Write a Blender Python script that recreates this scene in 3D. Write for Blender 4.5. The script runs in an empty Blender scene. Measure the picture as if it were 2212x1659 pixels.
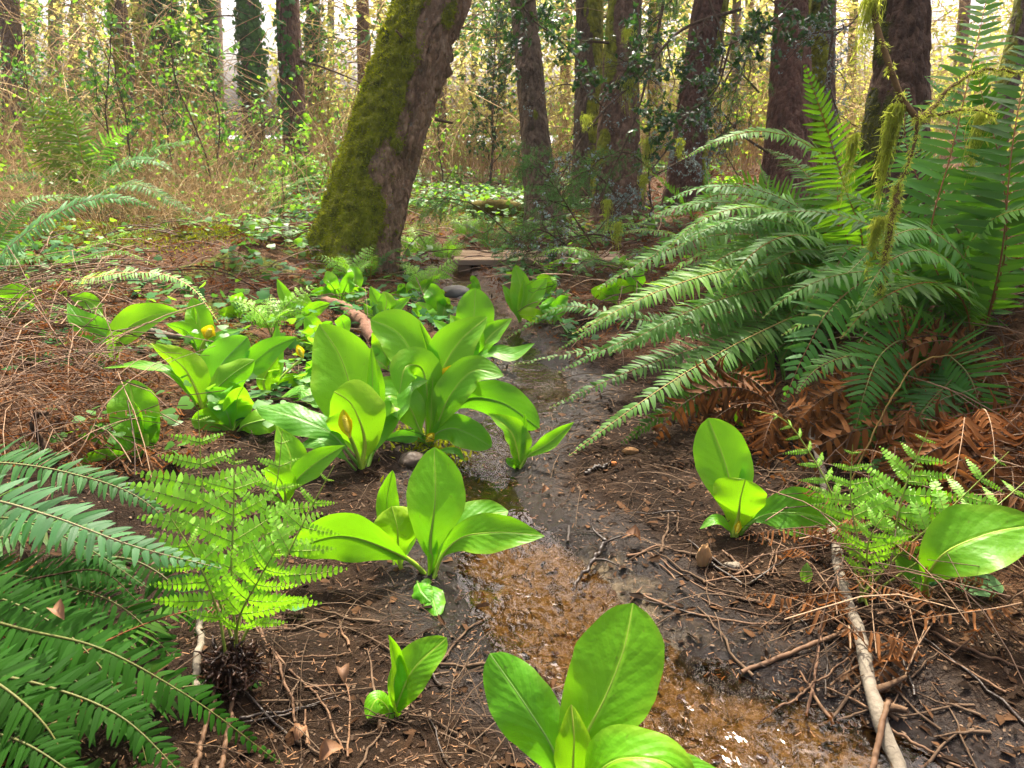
import bpy, math, random
import numpy as np
random.seed(7)
RNG = np.random.default_rng(11)
C = bpy.context.scene.collection
PI = math.pi

# ---------------------------------------------------------------- camera numbers
W0, H0, FPX = 2212.0, 1659.0, 1640.0
CAM = np.array([0.0, 0.0, 1.2])
PIT = math.radians(19.5)
CP, SP = math.cos(PIT), math.sin(PIT)

def ray(px, py):
    x = (px - W0 / 2) / FPX
    v = -(py - H0 / 2) / FPX
    return np.array([x, CP + v * SP, -SP + v * CP])

def at(px, py, d):
    return CAM + d * ray(px, py)

# ---------------------------------------------------------------- small maths
def unit(a):
    a = np.asarray(a, float)
    return a / np.maximum(np.linalg.norm(a, axis=-1, keepdims=True), 1e-9)

def sstep(a, b, x):
    t = np.clip((x - a) / (b - a), 0, 1)
    return t * t * (3 - 2 * t)

def _hash(i, j, k, seed):
    h = (i * 374761393 + j * 668265263 + k * 2147483647 + seed * 974634777) & 0xFFFFFFFF
    h = ((h ^ (h >> 13)) * 1274126177) & 0xFFFFFFFF
    h = ((h ^ (h >> 16)) * 2246822519) & 0xFFFFFFFF
    return ((h ^ (h >> 15)) & 0xFFFF) / 65535.0

def vnoise(x, y, z=0.0, seed=0):
    x, y, z = np.broadcast_arrays(np.asarray(x, float), np.asarray(y, float), np.asarray(z, float))
    xi, yi, zi = np.floor(x).astype(np.int64), np.floor(y).astype(np.int64), np.floor(z).astype(np.int64)
    fx, fy, fz = x - xi, y - yi, z - zi
    fx, fy, fz = fx * fx * (3 - 2 * fx), fy * fy * (3 - 2 * fy), fz * fz * (3 - 2 * fz)
    r = 0
    for a in (0, 1):
        for b in (0, 1):
            for c in (0, 1):
                w = (fx if a else 1 - fx) * (fy if b else 1 - fy) * (fz if c else 1 - fz)
                r = r + w * _hash(xi + a, yi + b, zi + c, seed)
    return r

def fbm(x, y, z=0.0, seed=0, o=3):
    r, a, t = 0, 0.5, 0
    for k in range(o):
        r = r + a * vnoise(np.asarray(x) * 2 ** k, np.asarray(y) * 2 ** k, np.asarray(z) * 2 ** k, seed + k)
        t += a
        a *= 0.5
    return r / t

def spline(P, n):
    P = np.asarray(P, float)
    if len(P) == 2:
        return P[0] + (P[1] - P[0]) * np.linspace(0, 1, n)[:, None]
    d = np.r_[0, np.cumsum(np.maximum(np.linalg.norm(np.diff(P, axis=0), axis=1), 1e-6))]
    T = np.gradient(P, d, axis=0)
    u = np.linspace(0, d[-1], max(4 * n, 40))
    i = np.clip(np.searchsorted(d, u, side='right') - 1, 0, len(d) - 2)
    h = (d[i + 1] - d[i])[:, None]
    t = ((u - d[i])[:, None]) / h
    Q = ((2*t**3 - 3*t**2 + 1) * P[i] + (t**3 - 2*t**2 + t) * h * T[i] + (-2*t**3 + 3*t**2) * P[i+1] + (t**3 - t**2) * h * T[i+1])
    e = np.r_[0, np.cumsum(np.linalg.norm(np.diff(Q[:, :3], axis=0), axis=1))]
    s = np.linspace(0, e[-1], n)
    return np.stack([np.interp(s, e, Q[:, c]) for c in range(Q.shape[1])], 1)

def rot_about(v, axis, ang):
    axis = unit(axis)
    c, s = math.cos(ang), math.sin(ang)
    return v * c + np.cross(axis, v) * s + axis * (np.sum(axis * v, -1, keepdims=True)) * (1 - c)

def tang(P):
    return unit(np.gradient(P, axis=0))

# ---------------------------------------------------------------- mesh builder
class MB:
    def __init__(self):
        self.V, self.U, self.R, self.F, self.M, self.n = [], [], [], [], [], 0
        self.X = {}

    def add(self, V, F, uv=None, rnd=0.5, mat=0):
        V = np.asarray(V, float).reshape(-1, 3)
        F = np.asarray(F, np.int64)
        n = len(V)
        self.V.append(V)
        self.U.append(np.zeros((n, 2)) if uv is None else np.asarray(uv, float).reshape(-1, 2))
        self.R.append(np.full(n, float(rnd)) if np.isscalar(rnd) else np.asarray(rnd, float).reshape(-1))
        self.F.append(F + self.n)
        self.M.append(np.full(len(F), mat, np.int32))
        self.n += n

    def grid(self, P, uv=None, rnd=0.5, mat=0, closed=False):
        nv, nu = P.shape[:2]
        idx = np.arange(nv * nu).reshape(nv, nu)
        a = idx[:-1, :-1]; b = idx[:-1, 1:]; c = idx[1:, 1:]; d = idx[1:, :-1]
        F = np.stack([a, b, c, d], -1).reshape(-1, 4)
        if closed:
            F2 = np.stack([idx[:-1, -1], idx[:-1, 0], idx[1:, 0], idx[1:, -1]], -1)
            F = np.concatenate([F, F2])
        self.add(P.reshape(-1, 3), F, uv, rnd, mat)

    def tube(self, P, r, sides=6, mat=0, rnd=0.5, uv=None, caps=False):
        P = np.asarray(P, float)
        n = len(P)
        r = np.broadcast_to(np.asarray(r, float), (n,))
        T = tang(P)
        m = unit(T.mean(0))
        ref = np.array([0, 0, 1.0]) if abs(m[2]) < 0.8 else np.array([1.0, 0, 0])
        S = unit(np.cross(T, ref)); B = np.cross(S, T)
        a = np.linspace(0, 2 * PI, sides, endpoint=False)
        G = P[:, None] + r[:, None, None] * (np.cos(a)[None, :, None] * S[:, None] + np.sin(a)[None, :, None] * B[:, None])
        L = np.r_[0, np.cumsum(np.linalg.norm(np.diff(P, axis=0), axis=1))]
        UV = np.stack(np.broadcast_arrays((a / (2 * PI))[None, :], L[:, None]), -1) if uv is None else np.broadcast_to(np.asarray(uv, float), (n, sides, 2))
        self.grid(G, UV, rnd, mat, closed=True)
        if caps:
            for k in (0, n - 1):
                V = np.concatenate([G[k], P[k:k + 1]])
                i = np.arange(sides)
                j = (i + 1) % sides
                F = np.stack([i, j, np.full(sides, sides)], -1) if k else np.stack([j, i, np.full(sides, sides)], -1)
                self.add(V, F, None, rnd, mat)

    def tubes(self, P, R, sides=3, mat=0, rnd=None):
        """many tubes at once: P (N,k,3), R (N,k)"""
        N, k = P.shape[:2]
        if N == 0:
            return
        T = unit(np.gradient(P, axis=1))
        m = unit(T.mean(1))
        ref = np.where(np.abs(m[:, 2:3]) < 0.8, np.array([[0, 0, 1.0]]), np.array([[1.0, 0, 0]]))[:, None]
        S = unit(np.cross(T, ref)); B = np.cross(S, T)
        a = np.linspace(0, 2 * PI, sides, endpoint=False)
        G = P[:, :, None] + R[:, :, None, None] * (np.cos(a)[:, None] * S[:, :, None] + np.sin(a)[:, None] * B[:, :, None])
        idx = np.arange(N * k * sides).reshape(N, k, sides)
        nx = np.roll(idx, -1, axis=2)
        F = np.stack([idx[:, :-1], nx[:, :-1], nx[:, 1:], idx[:, 1:]], -1).reshape(-1, 4)
        rnd = RNG.random(N) if rnd is None else rnd
        L = np.concatenate([np.zeros((N, 1)), np.cumsum(np.linalg.norm(np.diff(P, axis=1), axis=2), 1)], 1)
        UV = np.stack(np.broadcast_arrays((a / (2 * PI))[None, None], L[:, :, None]), -1)
        self.add(G, F, UV, np.repeat(rnd, k * sides), mat)

    def inst(self, T, O, D, Nn, L, Wd=None, mat=0, rnd=None):
        """template T=(verts(m,3), faces, uv): x along D, y to the side, z along the normal"""
        O = np.asarray(O, float); N = len(O)
        if N == 0:
            return
        D = unit(np.broadcast_to(D, (N, 3)))
        Nn = np.broadcast_to(Nn, (N, 3))
        Nn = unit(Nn - D * np.sum(Nn * D, -1, keepdims=True))
        S = np.cross(Nn, D)
        L = np.broadcast_to(np.asarray(L, float), (N,)); Wd = L if Wd is None else np.broadcast_to(np.asarray(Wd, float), (N,))
        v, f, uv = T
        G = (O[:, None] + (L[:, None] * v[None, :, 0])[..., None] * D[:, None] + (Wd[:, None] * v[None, :, 1])[..., None] * S[:, None]
             + (L[:, None] * v[None, :, 2])[..., None] * Nn[:, None])
        F = (f[None] + (np.arange(N) * len(v))[:, None, None]).reshape(-1, f.shape[1])
        rnd = RNG.random(N) if rnd is None else np.broadcast_to(rnd, (N,))
        self.add(G, F, np.tile(uv, (N, 1)), np.repeat(rnd, len(v)), mat)

    def build(self, name, mats, parent=None, origin=None, smooth=True, label=None, color=None, attrs=None):
        V = np.concatenate(self.V)
        if origin is not None:
            V = V - np.asarray(origin)
        me = bpy.data.meshes.new(name)
        me.vertices.add(len(V)); me.vertices.foreach_set('co', V.astype(np.float32).ravel())
        lv = np.concatenate([f.ravel() for f in self.F])
        ln = np.concatenate([np.full(len(f), f.shape[1]) for f in self.F])
        me.loops.add(len(lv)); me.loops.foreach_set('vertex_index', lv.astype(np.int32))
        me.polygons.add(len(ln)); me.polygons.foreach_set('loop_start', np.r_[0, np.cumsum(ln)[:-1]].astype(np.int32))
        me.polygons.foreach_set('material_index', np.concatenate(self.M))
        me.polygons.foreach_set('use_smooth', np.full(len(ln), smooth))
        U = np.concatenate(self.U)
        uvl = me.uv_layers.new(name='UVMap'); uvl.data.foreach_set('uv', U[lv].astype(np.float32).ravel())
        at_ = me.attributes.new('rnd', 'FLOAT', 'POINT'); at_.data.foreach_set('value', np.concatenate(self.R).astype(np.float32))
        for k, a in (attrs or {}).items():
            b = me.attributes.new(k, 'FLOAT', 'POINT'); b.data.foreach_set('value', np.asarray(a, np.float32))
        me.update(calc_edges=True)
        for m in (mats if isinstance(mats, (list, tuple)) else [mats]):
            me.materials.append(m)
        o = bpy.data.objects.new(name, me); C.objects.link(o)
        if parent is not None:
            o.parent = parent
        elif origin is not None:
            o.location = tuple(np.asarray(origin))
        if label: o['label'] = label
        if color is not None: o.color = (*color, 1)
        return o

def thing(name, label, cat, loc, group=None):
    o = bpy.data.objects.new(name, None); C.objects.link(o)
    o.empty_display_size = 0.05
    o.location = tuple(np.asarray(loc, float)); o['label'] = label; o['category'] = cat
    if group: o['group'] = group
    return o

def tag(o, label, cat, group=None):
    o['label'] = label; o['category'] = cat
    if group: o['group'] = group
    return o

def kind(o, k):
    o['kind'] = k
    return o

# ---------------------------------------------------------------- leaf templates
def grid_template(xs, ws, zmid=None, zedge=None, ybend=None):
    k = len(xs)
    zmid = np.zeros(k) if zmid is None else np.asarray(zmid); zedge = np.zeros(k) if zedge is None else np.asarray(zedge)
    yb = np.zeros(k) if ybend is None else np.asarray(ybend)
    v, uv = [], []
    for i in range(k):
        for y in (-1, 0, 1):
            v.append((xs[i], y * ws[i] + yb[i], zmid[i] + (zedge[i] if y else 0)))
            uv.append(((y + 1) / 2, xs[i]))
    idx = np.arange(3 * k).reshape(k, 3)
    f = np.stack([idx[:-1, 1:], idx[1:, 1:], idx[1:, :-1], idx[:-1, :-1]], -1).reshape(-1, 4)
    return np.array(v, float), f, np.array(uv, float)

x6 = np.array([0, .12, .4, .7, .9, 1.0])
PINNA = grid_template(x6, np.array([.25, 1, .95, .72, .36, .03]), -.16 * x6 ** 2, np.array([0, .02, .02, .015, .01, 0]))
PINNA_CURL = grid_template(x6, np.array([.4, 1, .9, .7, .4, .1]), np.array([0, -.05, -.3, -.45, -.35, -.15]), np.array([0, .05, .07, .07, .04, 0]))
x4 = np.array([0, .3, .7, 1.0])
PINNULE = grid_template(x4, np.array([.8, 1, .7, .08]), -.1 * x4 ** 2)
LEAF = grid_template(np.array([0, .2, .5, .8, 1.0]), np.array([.05, .75, 1, .6, .02]), np.array([0, .03, .02, -.05, -.16]), np.array([0, .08, .1, .06, 0]))
BLADE = grid_template(np.array([0, .5, 1.0]), np.array([.8, 1, .05]), np.array([0, .02, -.08]))
def poly_template(pts, z=0.0):
    n = len(pts)
    v = [(0.45, 0, 0.03)] + [(p[0], p[1], -0.05 * abs(p[1])) for p in pts]
    f = [(0, 1 + i, 1 + (i + 1) % n) for i in range(n)]
    uv = [(0.5, 0.45)] + [(0.5 + p[1] / 2, p[0]) for p in pts]
    return np.array(v, float), np.array(f), np.array(uv, float)
IVY = poly_template([(0, 0), (-.12, -.3), (.15, -.55), (.4, -.35), (.6, -.55), (.72, -.2), (1.05, 0), (.72, .2), (.6, .55), (.4, .35), (.15, .55), (-.12, .3)])
HEART = poly_template([(0.06, 0), (-.08, -.2), (0, -.42), (.3, -.5), (.65, -.3), (1, 0), (.65, .3), (.3, .5), (0, .42), (-.08, .2)])
HOLLY = poly_template([(0, 0), (.1, -.2), (.2, -.42), (.32, -.22), (.5, -.46), (.62, -.2), (.8, -.33), (.85, -.1), (1.08, 0), (.85, .1), (.8, .33), (.62, .2), (.5, .46), (.32, .22), (.2, .42), (.1, .2)])
NEEDLE = (np.array([[0, -.5, 0], [1, -.5, 0], [1, .5, 0], [0, .5, 0]], float), np.array([[0, 1, 2, 3]]), np.array([[0, 0], [0, 1], [1, 1], [1, 0]], float))
CHIP = (np.array([[0, -.4, 0], [.3, -.55, .1], [1, -.3, 0], [.85, .4, .08], [.2, .5, -.02]], float), np.array([[0, 1, 2], [0, 2, 3], [0, 3, 4]]), np.zeros((5, 2)))

def rand_dirs(n, up=0.0):
    d = RNG.normal(size=(n, 3)); d[:, 2] += up
    return unit(d)
# ---------------------------------------------------------------- materials
class NT:
    def __init__(self, name):
        self.m = bpy.data.materials.new(name); self.m.use_nodes = True
        self.t = self.m.node_tree; self.t.nodes.clear()
        self.out = self.n('ShaderNodeOutputMaterial')
    def n(self, typ, ins=None, **kw):
        x = self.t.nodes.new(typ)
        for k, v in kw.items(): setattr(x, k, v)
        for k, v in (ins or {}).items(): self.set(x, k, v)
        return x
    def set(self, x, k, v):
        s = x.inputs[k]
        if isinstance(v, bpy.types.NodeSocket): self.t.links.new(v, s)
        elif isinstance(v, tuple) and len(v) == 3 and s.type == 'RGBA': s.default_value = (*v, 1)
        else: s.default_value = v
    def math(self, op, a, b=0.0, clamp=False):
        return self.n('ShaderNodeMath', {0: a, 1: b}, operation=op, use_clamp=clamp).outputs[0]
    def mix(self, f, a, b, mode='MIX'):
        x = self.n('ShaderNodeMix', data_type='RGBA', blend_type=mode)
        for s, v in ((0, f), (6, a), (7, b)): self.set(x, s, v)
        return x.outputs[2]
    def noise(self, scale, detail=3, vec=None, rough=.55, dist=0):
        x = self.n('ShaderNodeTexNoise', {'Scale': scale, 'Detail': detail, 'Roughness': rough, 'Distortion': dist})
        if vec is not None: self.set(x, 'Vector', vec)
        return x.outputs['Fac']
    def ramp(self, f, stops):
        x = self.n('ShaderNodeValToRGB', {'Fac': f})
        e = x.color_ramp.elements
        while len(e) < len(stops): e.new(0.5)
        for k, (p, c) in zip(e, stops):
            k.position = p; k.color = (*c, 1) if isinstance(c, tuple) else (c, c, c, 1)
        return x.outputs[0]
    def attr(self, name):
        return self.n('ShaderNodeAttribute', attribute_name=name).outputs['Fac']
    def mapr(self, v, a, b, c=0.0, d=1.0):
        return self.n('ShaderNodeMapRange', {0: v, 1: a, 2: b, 3: c, 4: d}).outputs[0]
    def geo(self): return self.n('ShaderNodeNewGeometry').outputs
    def bump(self, h, s=.3, d=.01):
        return self.n('ShaderNodeBump', {'Height': h, 'Strength': s, 'Distance': d}).outputs[0]
    def end(self, sh):
        self.t.links.new(sh, self.out.inputs['Surface']); return self.m

def hsv_scale(c, s): return tuple(min(1, x * s) for x in c)

def leaf_mat(name, upper, under, trans, tw=.4, rough=.42, veins=None, spec=.5, var=.35, tintobj=True, vein_col=None, dry=None):
    N = NT(name)
    g = N.geo()
    tc = N.n('ShaderNodeTexCoord').outputs
    rnd = N.attr('rnd')
    info = N.n('ShaderNodeObjectInfo').outputs
    uvs = N.n('ShaderNodeSeparateXYZ', {0: tc['UV']}).outputs
    au = N.math('ABSOLUTE', N.math('SUBTRACT', N.math('MULTIPLY', uvs[0], 2.0), 1.0))
    big = N.noise(9, 3, tc['Object'])
    f1 = N.math('ADD', N.math('MULTIPLY', rnd, .6), N.math('MULTIPLY', big, .4))
    lo, hi = 1 - var, 1 + var
    shade = N.mapr(f1, 0.1, .9, lo, hi)
    col = N.mix(g['Backfacing'], upper, under)
    bumpn = None
    if veins == 'cab':
        ph = N.math('SUBTRACT', N.math('MULTIPLY', uvs[1], 11.0), N.math('MULTIPLY', N.math('POWER', au, .8), 3.2))
        w = N.math('ABSOLUTE', N.math('SUBTRACT', N.math('FRACT', N.math('ADD', ph, N.math('MULTIPLY', N.noise(6, 2, tc['Object']), .8))), .5))
        lat = N.mapr(w, .0, .05, 1.0, 0.0)
        mid = N.mapr(au, .02, .1, 1.0, 0.0)
        vf = N.math('MAXIMUM', mid, N.math('MULTIPLY', lat, .24))
        col = N.mix(vf, col, vein_col or hsv_scale(upper, 2.0))
        h = N.math('ADD', N.math('MULTIPLY', N.math('SUBTRACT', w, .25), .35), N.math('MULTIPLY', N.noise(45, 2, tc['Object']), .8))
        h = N.math('SUBTRACT', h, N.math('MULTIPLY', mid, .5))
        bumpn = N.bump(h, .5, .006)
    elif veins == 'mid':
        mid = N.mapr(au, .0, .22, 1.0, 0.0)
        col = N.mix(N.math('MULTIPLY', mid, .35), col, vein_col or hsv_scale(upper, 1.8))
        bumpn = N.bump(au, .3, .003)
    if veins == 'cab':
        bl = N.mapr(N.noise(17, 3, tc['Object'], .6), .58, .7, 0, .38)
        col = N.mix(bl, col, hsv_scale(upper, .55))
        sp = N.mapr(N.noise(75, 2, tc['Object'], .5), .69, .73, 0, .55)
        col = N.mix(sp, col, (.10, .085, .012))
        yl = N.mapr(N.math('ADD', N.math('MULTIPLY', au, .5), N.math('MULTIPLY', N.noise(5, 3, tc['Object'], .6), .9)), .78, 1.0, 0, .45)
        col = N.mix(yl, col, (.30, .42, .02))
    if dry:
        dn = N.mapr(N.noise(4.5, 4, tc['Object'], .7), .62, .72, 0, 1)
        col = N.mix(N.math('MULTIPLY', dn, .6), col, dry)
    sc = N.n('ShaderNodeCombineXYZ', {0: shade, 1: shade, 2: shade}).outputs[0]
    col = N.mix(1.0, col, sc, 'MULTIPLY')
    tcol = N.mix(1.0, trans, sc, 'MULTIPLY')
    if tintobj:
        col = N.mix(1.0, col, info['Color'], 'MULTIPLY')
        tcol = N.mix(1.0, tcol, info['Color'], 'MULTIPLY')
    rg = N.mapr(big, .2, .8, rough - .08, rough + .1)
    p = N.n('ShaderNodeBsdfPrincipled', {'Base Color': col, 'Roughness': rg, 'Specular IOR Level': spec})
    t = N.n('ShaderNodeBsdfTranslucent', {'Color': tcol})
    if bumpn is not None:
        N.set(p, 'Normal', bumpn)
    return N.end(N.n('ShaderNodeMixShader', {0: tw, 1: p.outputs[0], 2: t.outputs[0]}).outputs[0])

def plain_mat(name, cols, rough=.8, scale=20, spec=.3, bump=.3, stretch=None, useuv=False):
    N = NT(name)
    tc = N.n('ShaderNodeTexCoord').outputs
    vec = tc['UV'] if useuv else tc['Object']
    if stretch: vec = N.n('ShaderNodeMapping', {'Vector': vec, 'Scale': stretch}).outputs[0]
    nz = N.noise(scale, 4, vec, .6)
    f = N.math('ADD', N.math('MULTIPLY', N.attr('rnd'), .5), N.math('MULTIPLY', nz, .5))
    n = len(cols)
    col = N.ramp(f, [(.25 + .5 * i / max(1, n - 1), c) for i, c in enumerate(cols)])
    col = N.mix(1.0, col, N.n('ShaderNodeObjectInfo').outputs['Color'], 'MULTIPLY')
    p = N.n('ShaderNodeBsdfPrincipled', {'Base Color': col, 'Roughness': rough, 'Specular IOR Level': spec, 'Normal': N.bump(nz, bump, .01)})
    return N.end(p.outputs[0])

M = {}
M['cab'] = leaf_mat('skunk cabbage leaf', (.12, .36, .004), (.24, .44, .008), (.28, .70, .008), tw=.42, rough=.42, spec=.35, veins='cab', var=.16, vein_col=(.26, .55, .02))
M['petiole'] = plain_mat('pale leaf stalk', [(.22, .36, .03), (.34, .45, .05)], rough=.45, scale=30, bump=.1)
M['spathe'] = leaf_mat('yellow spathe', (.80, .58, .01), (.72, .50, .01), (.8, .6, .01), tw=.35, rough=.4, var=.1)
M['spadix'] = plain_mat('yellow green spadix', [(.70, .58, .03), (.85, .70, .05)], rough=.6, scale=160, bump=1.0)
M['sword'] = leaf_mat('sword fern blade', (.027, .14, .018), (.062, .18, .026), (.19, .46, .014), tw=.42, rough=.5, spec=.2, veins='mid', var=.35, vein_col=(.07, .2, .035), dry=(.16, .15, .03))
M['swordshade'] = leaf_mat('shaded fern blade', (.026, .115, .008), (.045, .14, .014), (.12, .36, .008), tw=.36, rough=.6, spec=.05, veins='mid', var=.35, vein_col=(.04, .18, .02), dry=(.12, .12, .02))  # darker copy of the sword blade, overhead shade put into its colour
M['swordfar'] = leaf_mat('far fern blade', (.04, .13, .02), (.08, .17, .035), (.16, .36, .02), tw=.38, rough=.4, var=.35)
M['rachis'] = plain_mat('fern rachis', [(.20, .17, .03), (.30, .26, .06)], rough=.6, scale=60, bump=.3)
M['rachisbrown'] = plain_mat('scaly brown rachis', [(.15, .055, .015), (.27, .12, .03)], rough=.8, scale=90, bump=.6)
M['lady'] = leaf_mat('lady fern blade', (.14, .45, .014), (.19, .44, .02), (.34, .76, .015), tw=.40, rough=.5, var=.25)
M['ladystem'] = plain_mat('green fern stem', [(.14, .20, .02), (.24, .30, .04)], rough=.5, scale=40, bump=.2)
M['dead'] = leaf_mat('withered fern blade', (.14, .054, .014), (.17, .07, .02), (.26, .09, .02), tw=.22, rough=.75, var=.6, spec=.2)
M['deadstem'] = plain_mat('dry fern stalk', [(.045, .022, .010), (.125, .065, .03), (.29, .185, .10)], rough=.7, scale=25, bump=.3, stretch=(1, 1, .2))
M['twig'] = plain_mat('brown twig bark', [(.03, .018, .011), (.085, .055, .033), (.16, .11, .07)], rough=.85, scale=35, bump=.6, spec=.1)
M['wettwig'] = plain_mat('black wet twig', [(.012, .008, .005), (.042, .026, .015)], rough=.4, scale=35, bump=.6)
M['pale'] = plain_mat('pale flaky stick bark', [(.07, .055, .035), (.19, .16, .115), (.30, .265, .20)], rough=.85, scale=28, bump=.7)
M['tan'] = plain_mat('tan dry stems', [(.26, .15, .055), (.47, .31, .13), (.62, .45, .22)], rough=.85, scale=20, bump=.2)
M['reddish'] = plain_mat('reddish log bark', [(.13, .06, .035), (.25, .13, .08)], rough=.9, scale=30, bump=.8)
M['stone'] = plain_mat('wet grey stone', [(.09, .085, .08), (.22, .21, .19), (.30, .29, .26)], rough=.6, scale=12, bump=.8)
M['board'] = plain_mat('weathered board', [(.26, .17, .095), (.40, .28, .17)], rough=.85, scale=9, bump=.6, stretch=(1, 9, 9))
M['woodchip'] = plain_mat('splintered wood', [(.28, .14, .05), (.50, .30, .13)], rough=.8, scale=14, bump=.6, stretch=(9, 9, 1))
M['mudleaf'] = plain_mat('mud brown leaf scrap', [(.008, .005, .003), (.032, .017, .008), (.09, .045, .02)], rough=.8, scale=30, spec=.06, bump=.4)
M['deadleaf'] = leaf_mat('fallen dry leaf', (.24, .12, .05), (.28, .16, .08), (.3, .14, .05), tw=.2, rough=.7, var=.5)
M['ivy'] = leaf_mat('ivy leaf', (.035, .13, .03), (.10, .20, .07), (.12, .32, .03), tw=.3, spec=.12, rough=.5, var=.5, vein_col=(.15, .25, .1))
M['holly'] = leaf_mat('holly leaf', (.018, .075, .018), (.06, .13, .04), (.08, .22, .02), tw=.18, rough=.2, var=.45)
M['shrub'] = leaf_mat('shrub leaf', (.05, .15, .02), (.10, .20, .05), (.20, .42, .02), tw=.42, spec=.3, rough=.5, var=.5)
M['bright'] = leaf_mat('bright young leaf', (.07, .22, .018), (.12, .26, .03), (.24, .50, .02), tw=.48, rough=.45, var=.45)
M['sunleaf'] = leaf_mat('backlit yellow leaf', (.12, .22, .02), (.18, .28, .03), (.55, .62, .06), tw=.55, rough=.5, var=.4, spec=.2)  # lighter yellow leaf copy, background sun glow put into its colour
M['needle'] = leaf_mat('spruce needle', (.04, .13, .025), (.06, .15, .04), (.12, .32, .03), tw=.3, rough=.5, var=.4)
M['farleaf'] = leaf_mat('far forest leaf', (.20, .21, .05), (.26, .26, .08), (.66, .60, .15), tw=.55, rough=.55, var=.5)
M['litter'] = plain_mat('needle litter', [(.035, .017, .008), (.10, .045, .016), (.26, .13, .05)], rough=.75, scale=3, bump=0)
M['beard'] = leaf_mat('beard moss', (.36, .41, .06), (.36, .41, .06), (.66, .72, .10), tw=.55, rough=.8, var=.4, spec=.1)
M['lichen'] = leaf_mat('pale lichen', (.28, .36, .32), (.30, .37, .33), (.26, .3, .26), tw=.2, rough=.9, var=.3, spec=.1)
M['mossblade'] = leaf_mat('moss tuft', (.24, .27, .008), (.25, .28, .01), (.38, .42, .01), tw=.3, rough=.8, var=.45, spec=.1)

def bark_mat(name, cols, mosscols=((.06, .07, .006), (.32, .34, .015)), scale=6, grey=.0):
    N = NT(name)
    tc = N.n('ShaderNodeTexCoord').outputs
    v = N.n('ShaderNodeMapping', {'Vector': tc['UV'], 'Scale': (1, 1, 1)}).outputs[0]
    n1 = N.noise(scale, 5, N.n('ShaderNodeMapping', {'Vector': tc['Object'], 'Scale': (2.2, 2.2, .7)}).outputs[0], .65)
    n2 = N.noise(scale * 6, 4, tc['Object'], .7)
    f = N.math('ADD', N.math('MULTIPLY', n1, .6), N.math('MULTIPLY', n2, .4))
    k = len(cols)
    col = N.ramp(f, [(.3 + .4 * i / (k - 1), c) for i, c in enumerate(cols)])
    col = N.mix(1.0, col, N.n('ShaderNodeObjectInfo').outputs['Color'], 'MULTIPLY')
    # grey and pale green lichen crust
    lf = N.math('MULTIPLY', N.mapr(N.noise(scale * 2.2, 4, tc['Object'], .75), .62, .7, 0, 1), grey)
    col = N.mix(lf, col, (.24, .26, .21))
    # flaky plates
    vo = N.n('ShaderNodeTexVoronoi', {'Vector': N.n('ShaderNodeMapping', {'Vector': tc['Object'], 'Scale': (3.2, 3.2, 1.1)}).outputs[0], 'Scale': scale * 1.6}, feature='F1')
    pc = N.n('ShaderNodeSeparateXYZ', {0: vo.outputs['Color']}).outputs[0]
    pv = N.mapr(pc, 0, 1, .72, 1.3)
    col = N.mix(1.0, col, N.n('ShaderNodeCombineXYZ', {0: pv, 1: pv, 2: pv}).outputs[0], 'MULTIPLY')
    mz = N.noise(26, 4, tc['Object'], .7)
    mf = N.mapr(N.math('ADD', N.attr('moss'), N.math('MULTIPLY', N.math('SUBTRACT', mz, .5), .9)), .4, .6, 0, 1)
    mcol = N.mix(N.mapr(N.noise(11, 5, tc['Object'], .75), .32, .62, 0, 1), mosscols[0], mosscols[1])
    col = N.mix(mf, col, mcol)
    h = N.math('ADD', N.math('MULTIPLY', n2, .6), N.math('MULTIPLY', N.math('MULTIPLY', mf, mz), .9))
    h = N.math('ADD', h, N.math('ADD', N.math('MULTIPLY', n1, 1.0), N.math('MULTIPLY', vo.outputs['Distance'], -.9)))
    p = N.n('ShaderNodeBsdfPrincipled', {'Base Color': col, 'Roughness': .88, 'Specular IOR Level': .25, 'Normal': N.bump(h, 1.0, .045)})
    return N.end(p.outputs[0])
M['bark_lean'] = bark_mat('fissured brown bark', [(.10, .053, .027), (.31, .185, .10), (.49, .335, .21)], grey=.7)
M['bark_dark'] = bark_mat('dark mossy bark', [(.045, .026, .016), (.12, .073, .043), (.20, .135, .085)], ((.028, .032, .006), (.085, .09, .012)), grey=.2)
M['bark_brown'] = bark_mat('dull brown bark', [(.06, .038, .025), (.15, .098, .062), (.25, .175, .115)], grey=.5)
M['bark_red'] = bark_mat('reddish scaly bark', [(.07, .034, .022), (.16, .086, .056), (.27, .16, .11)], grey=.25)
M['bark_far'] = bark_mat('hazy far bark', [(.12, .08, .055), (.22, .16, .11), (.30, .22, .16)], grey=.4)

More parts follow.
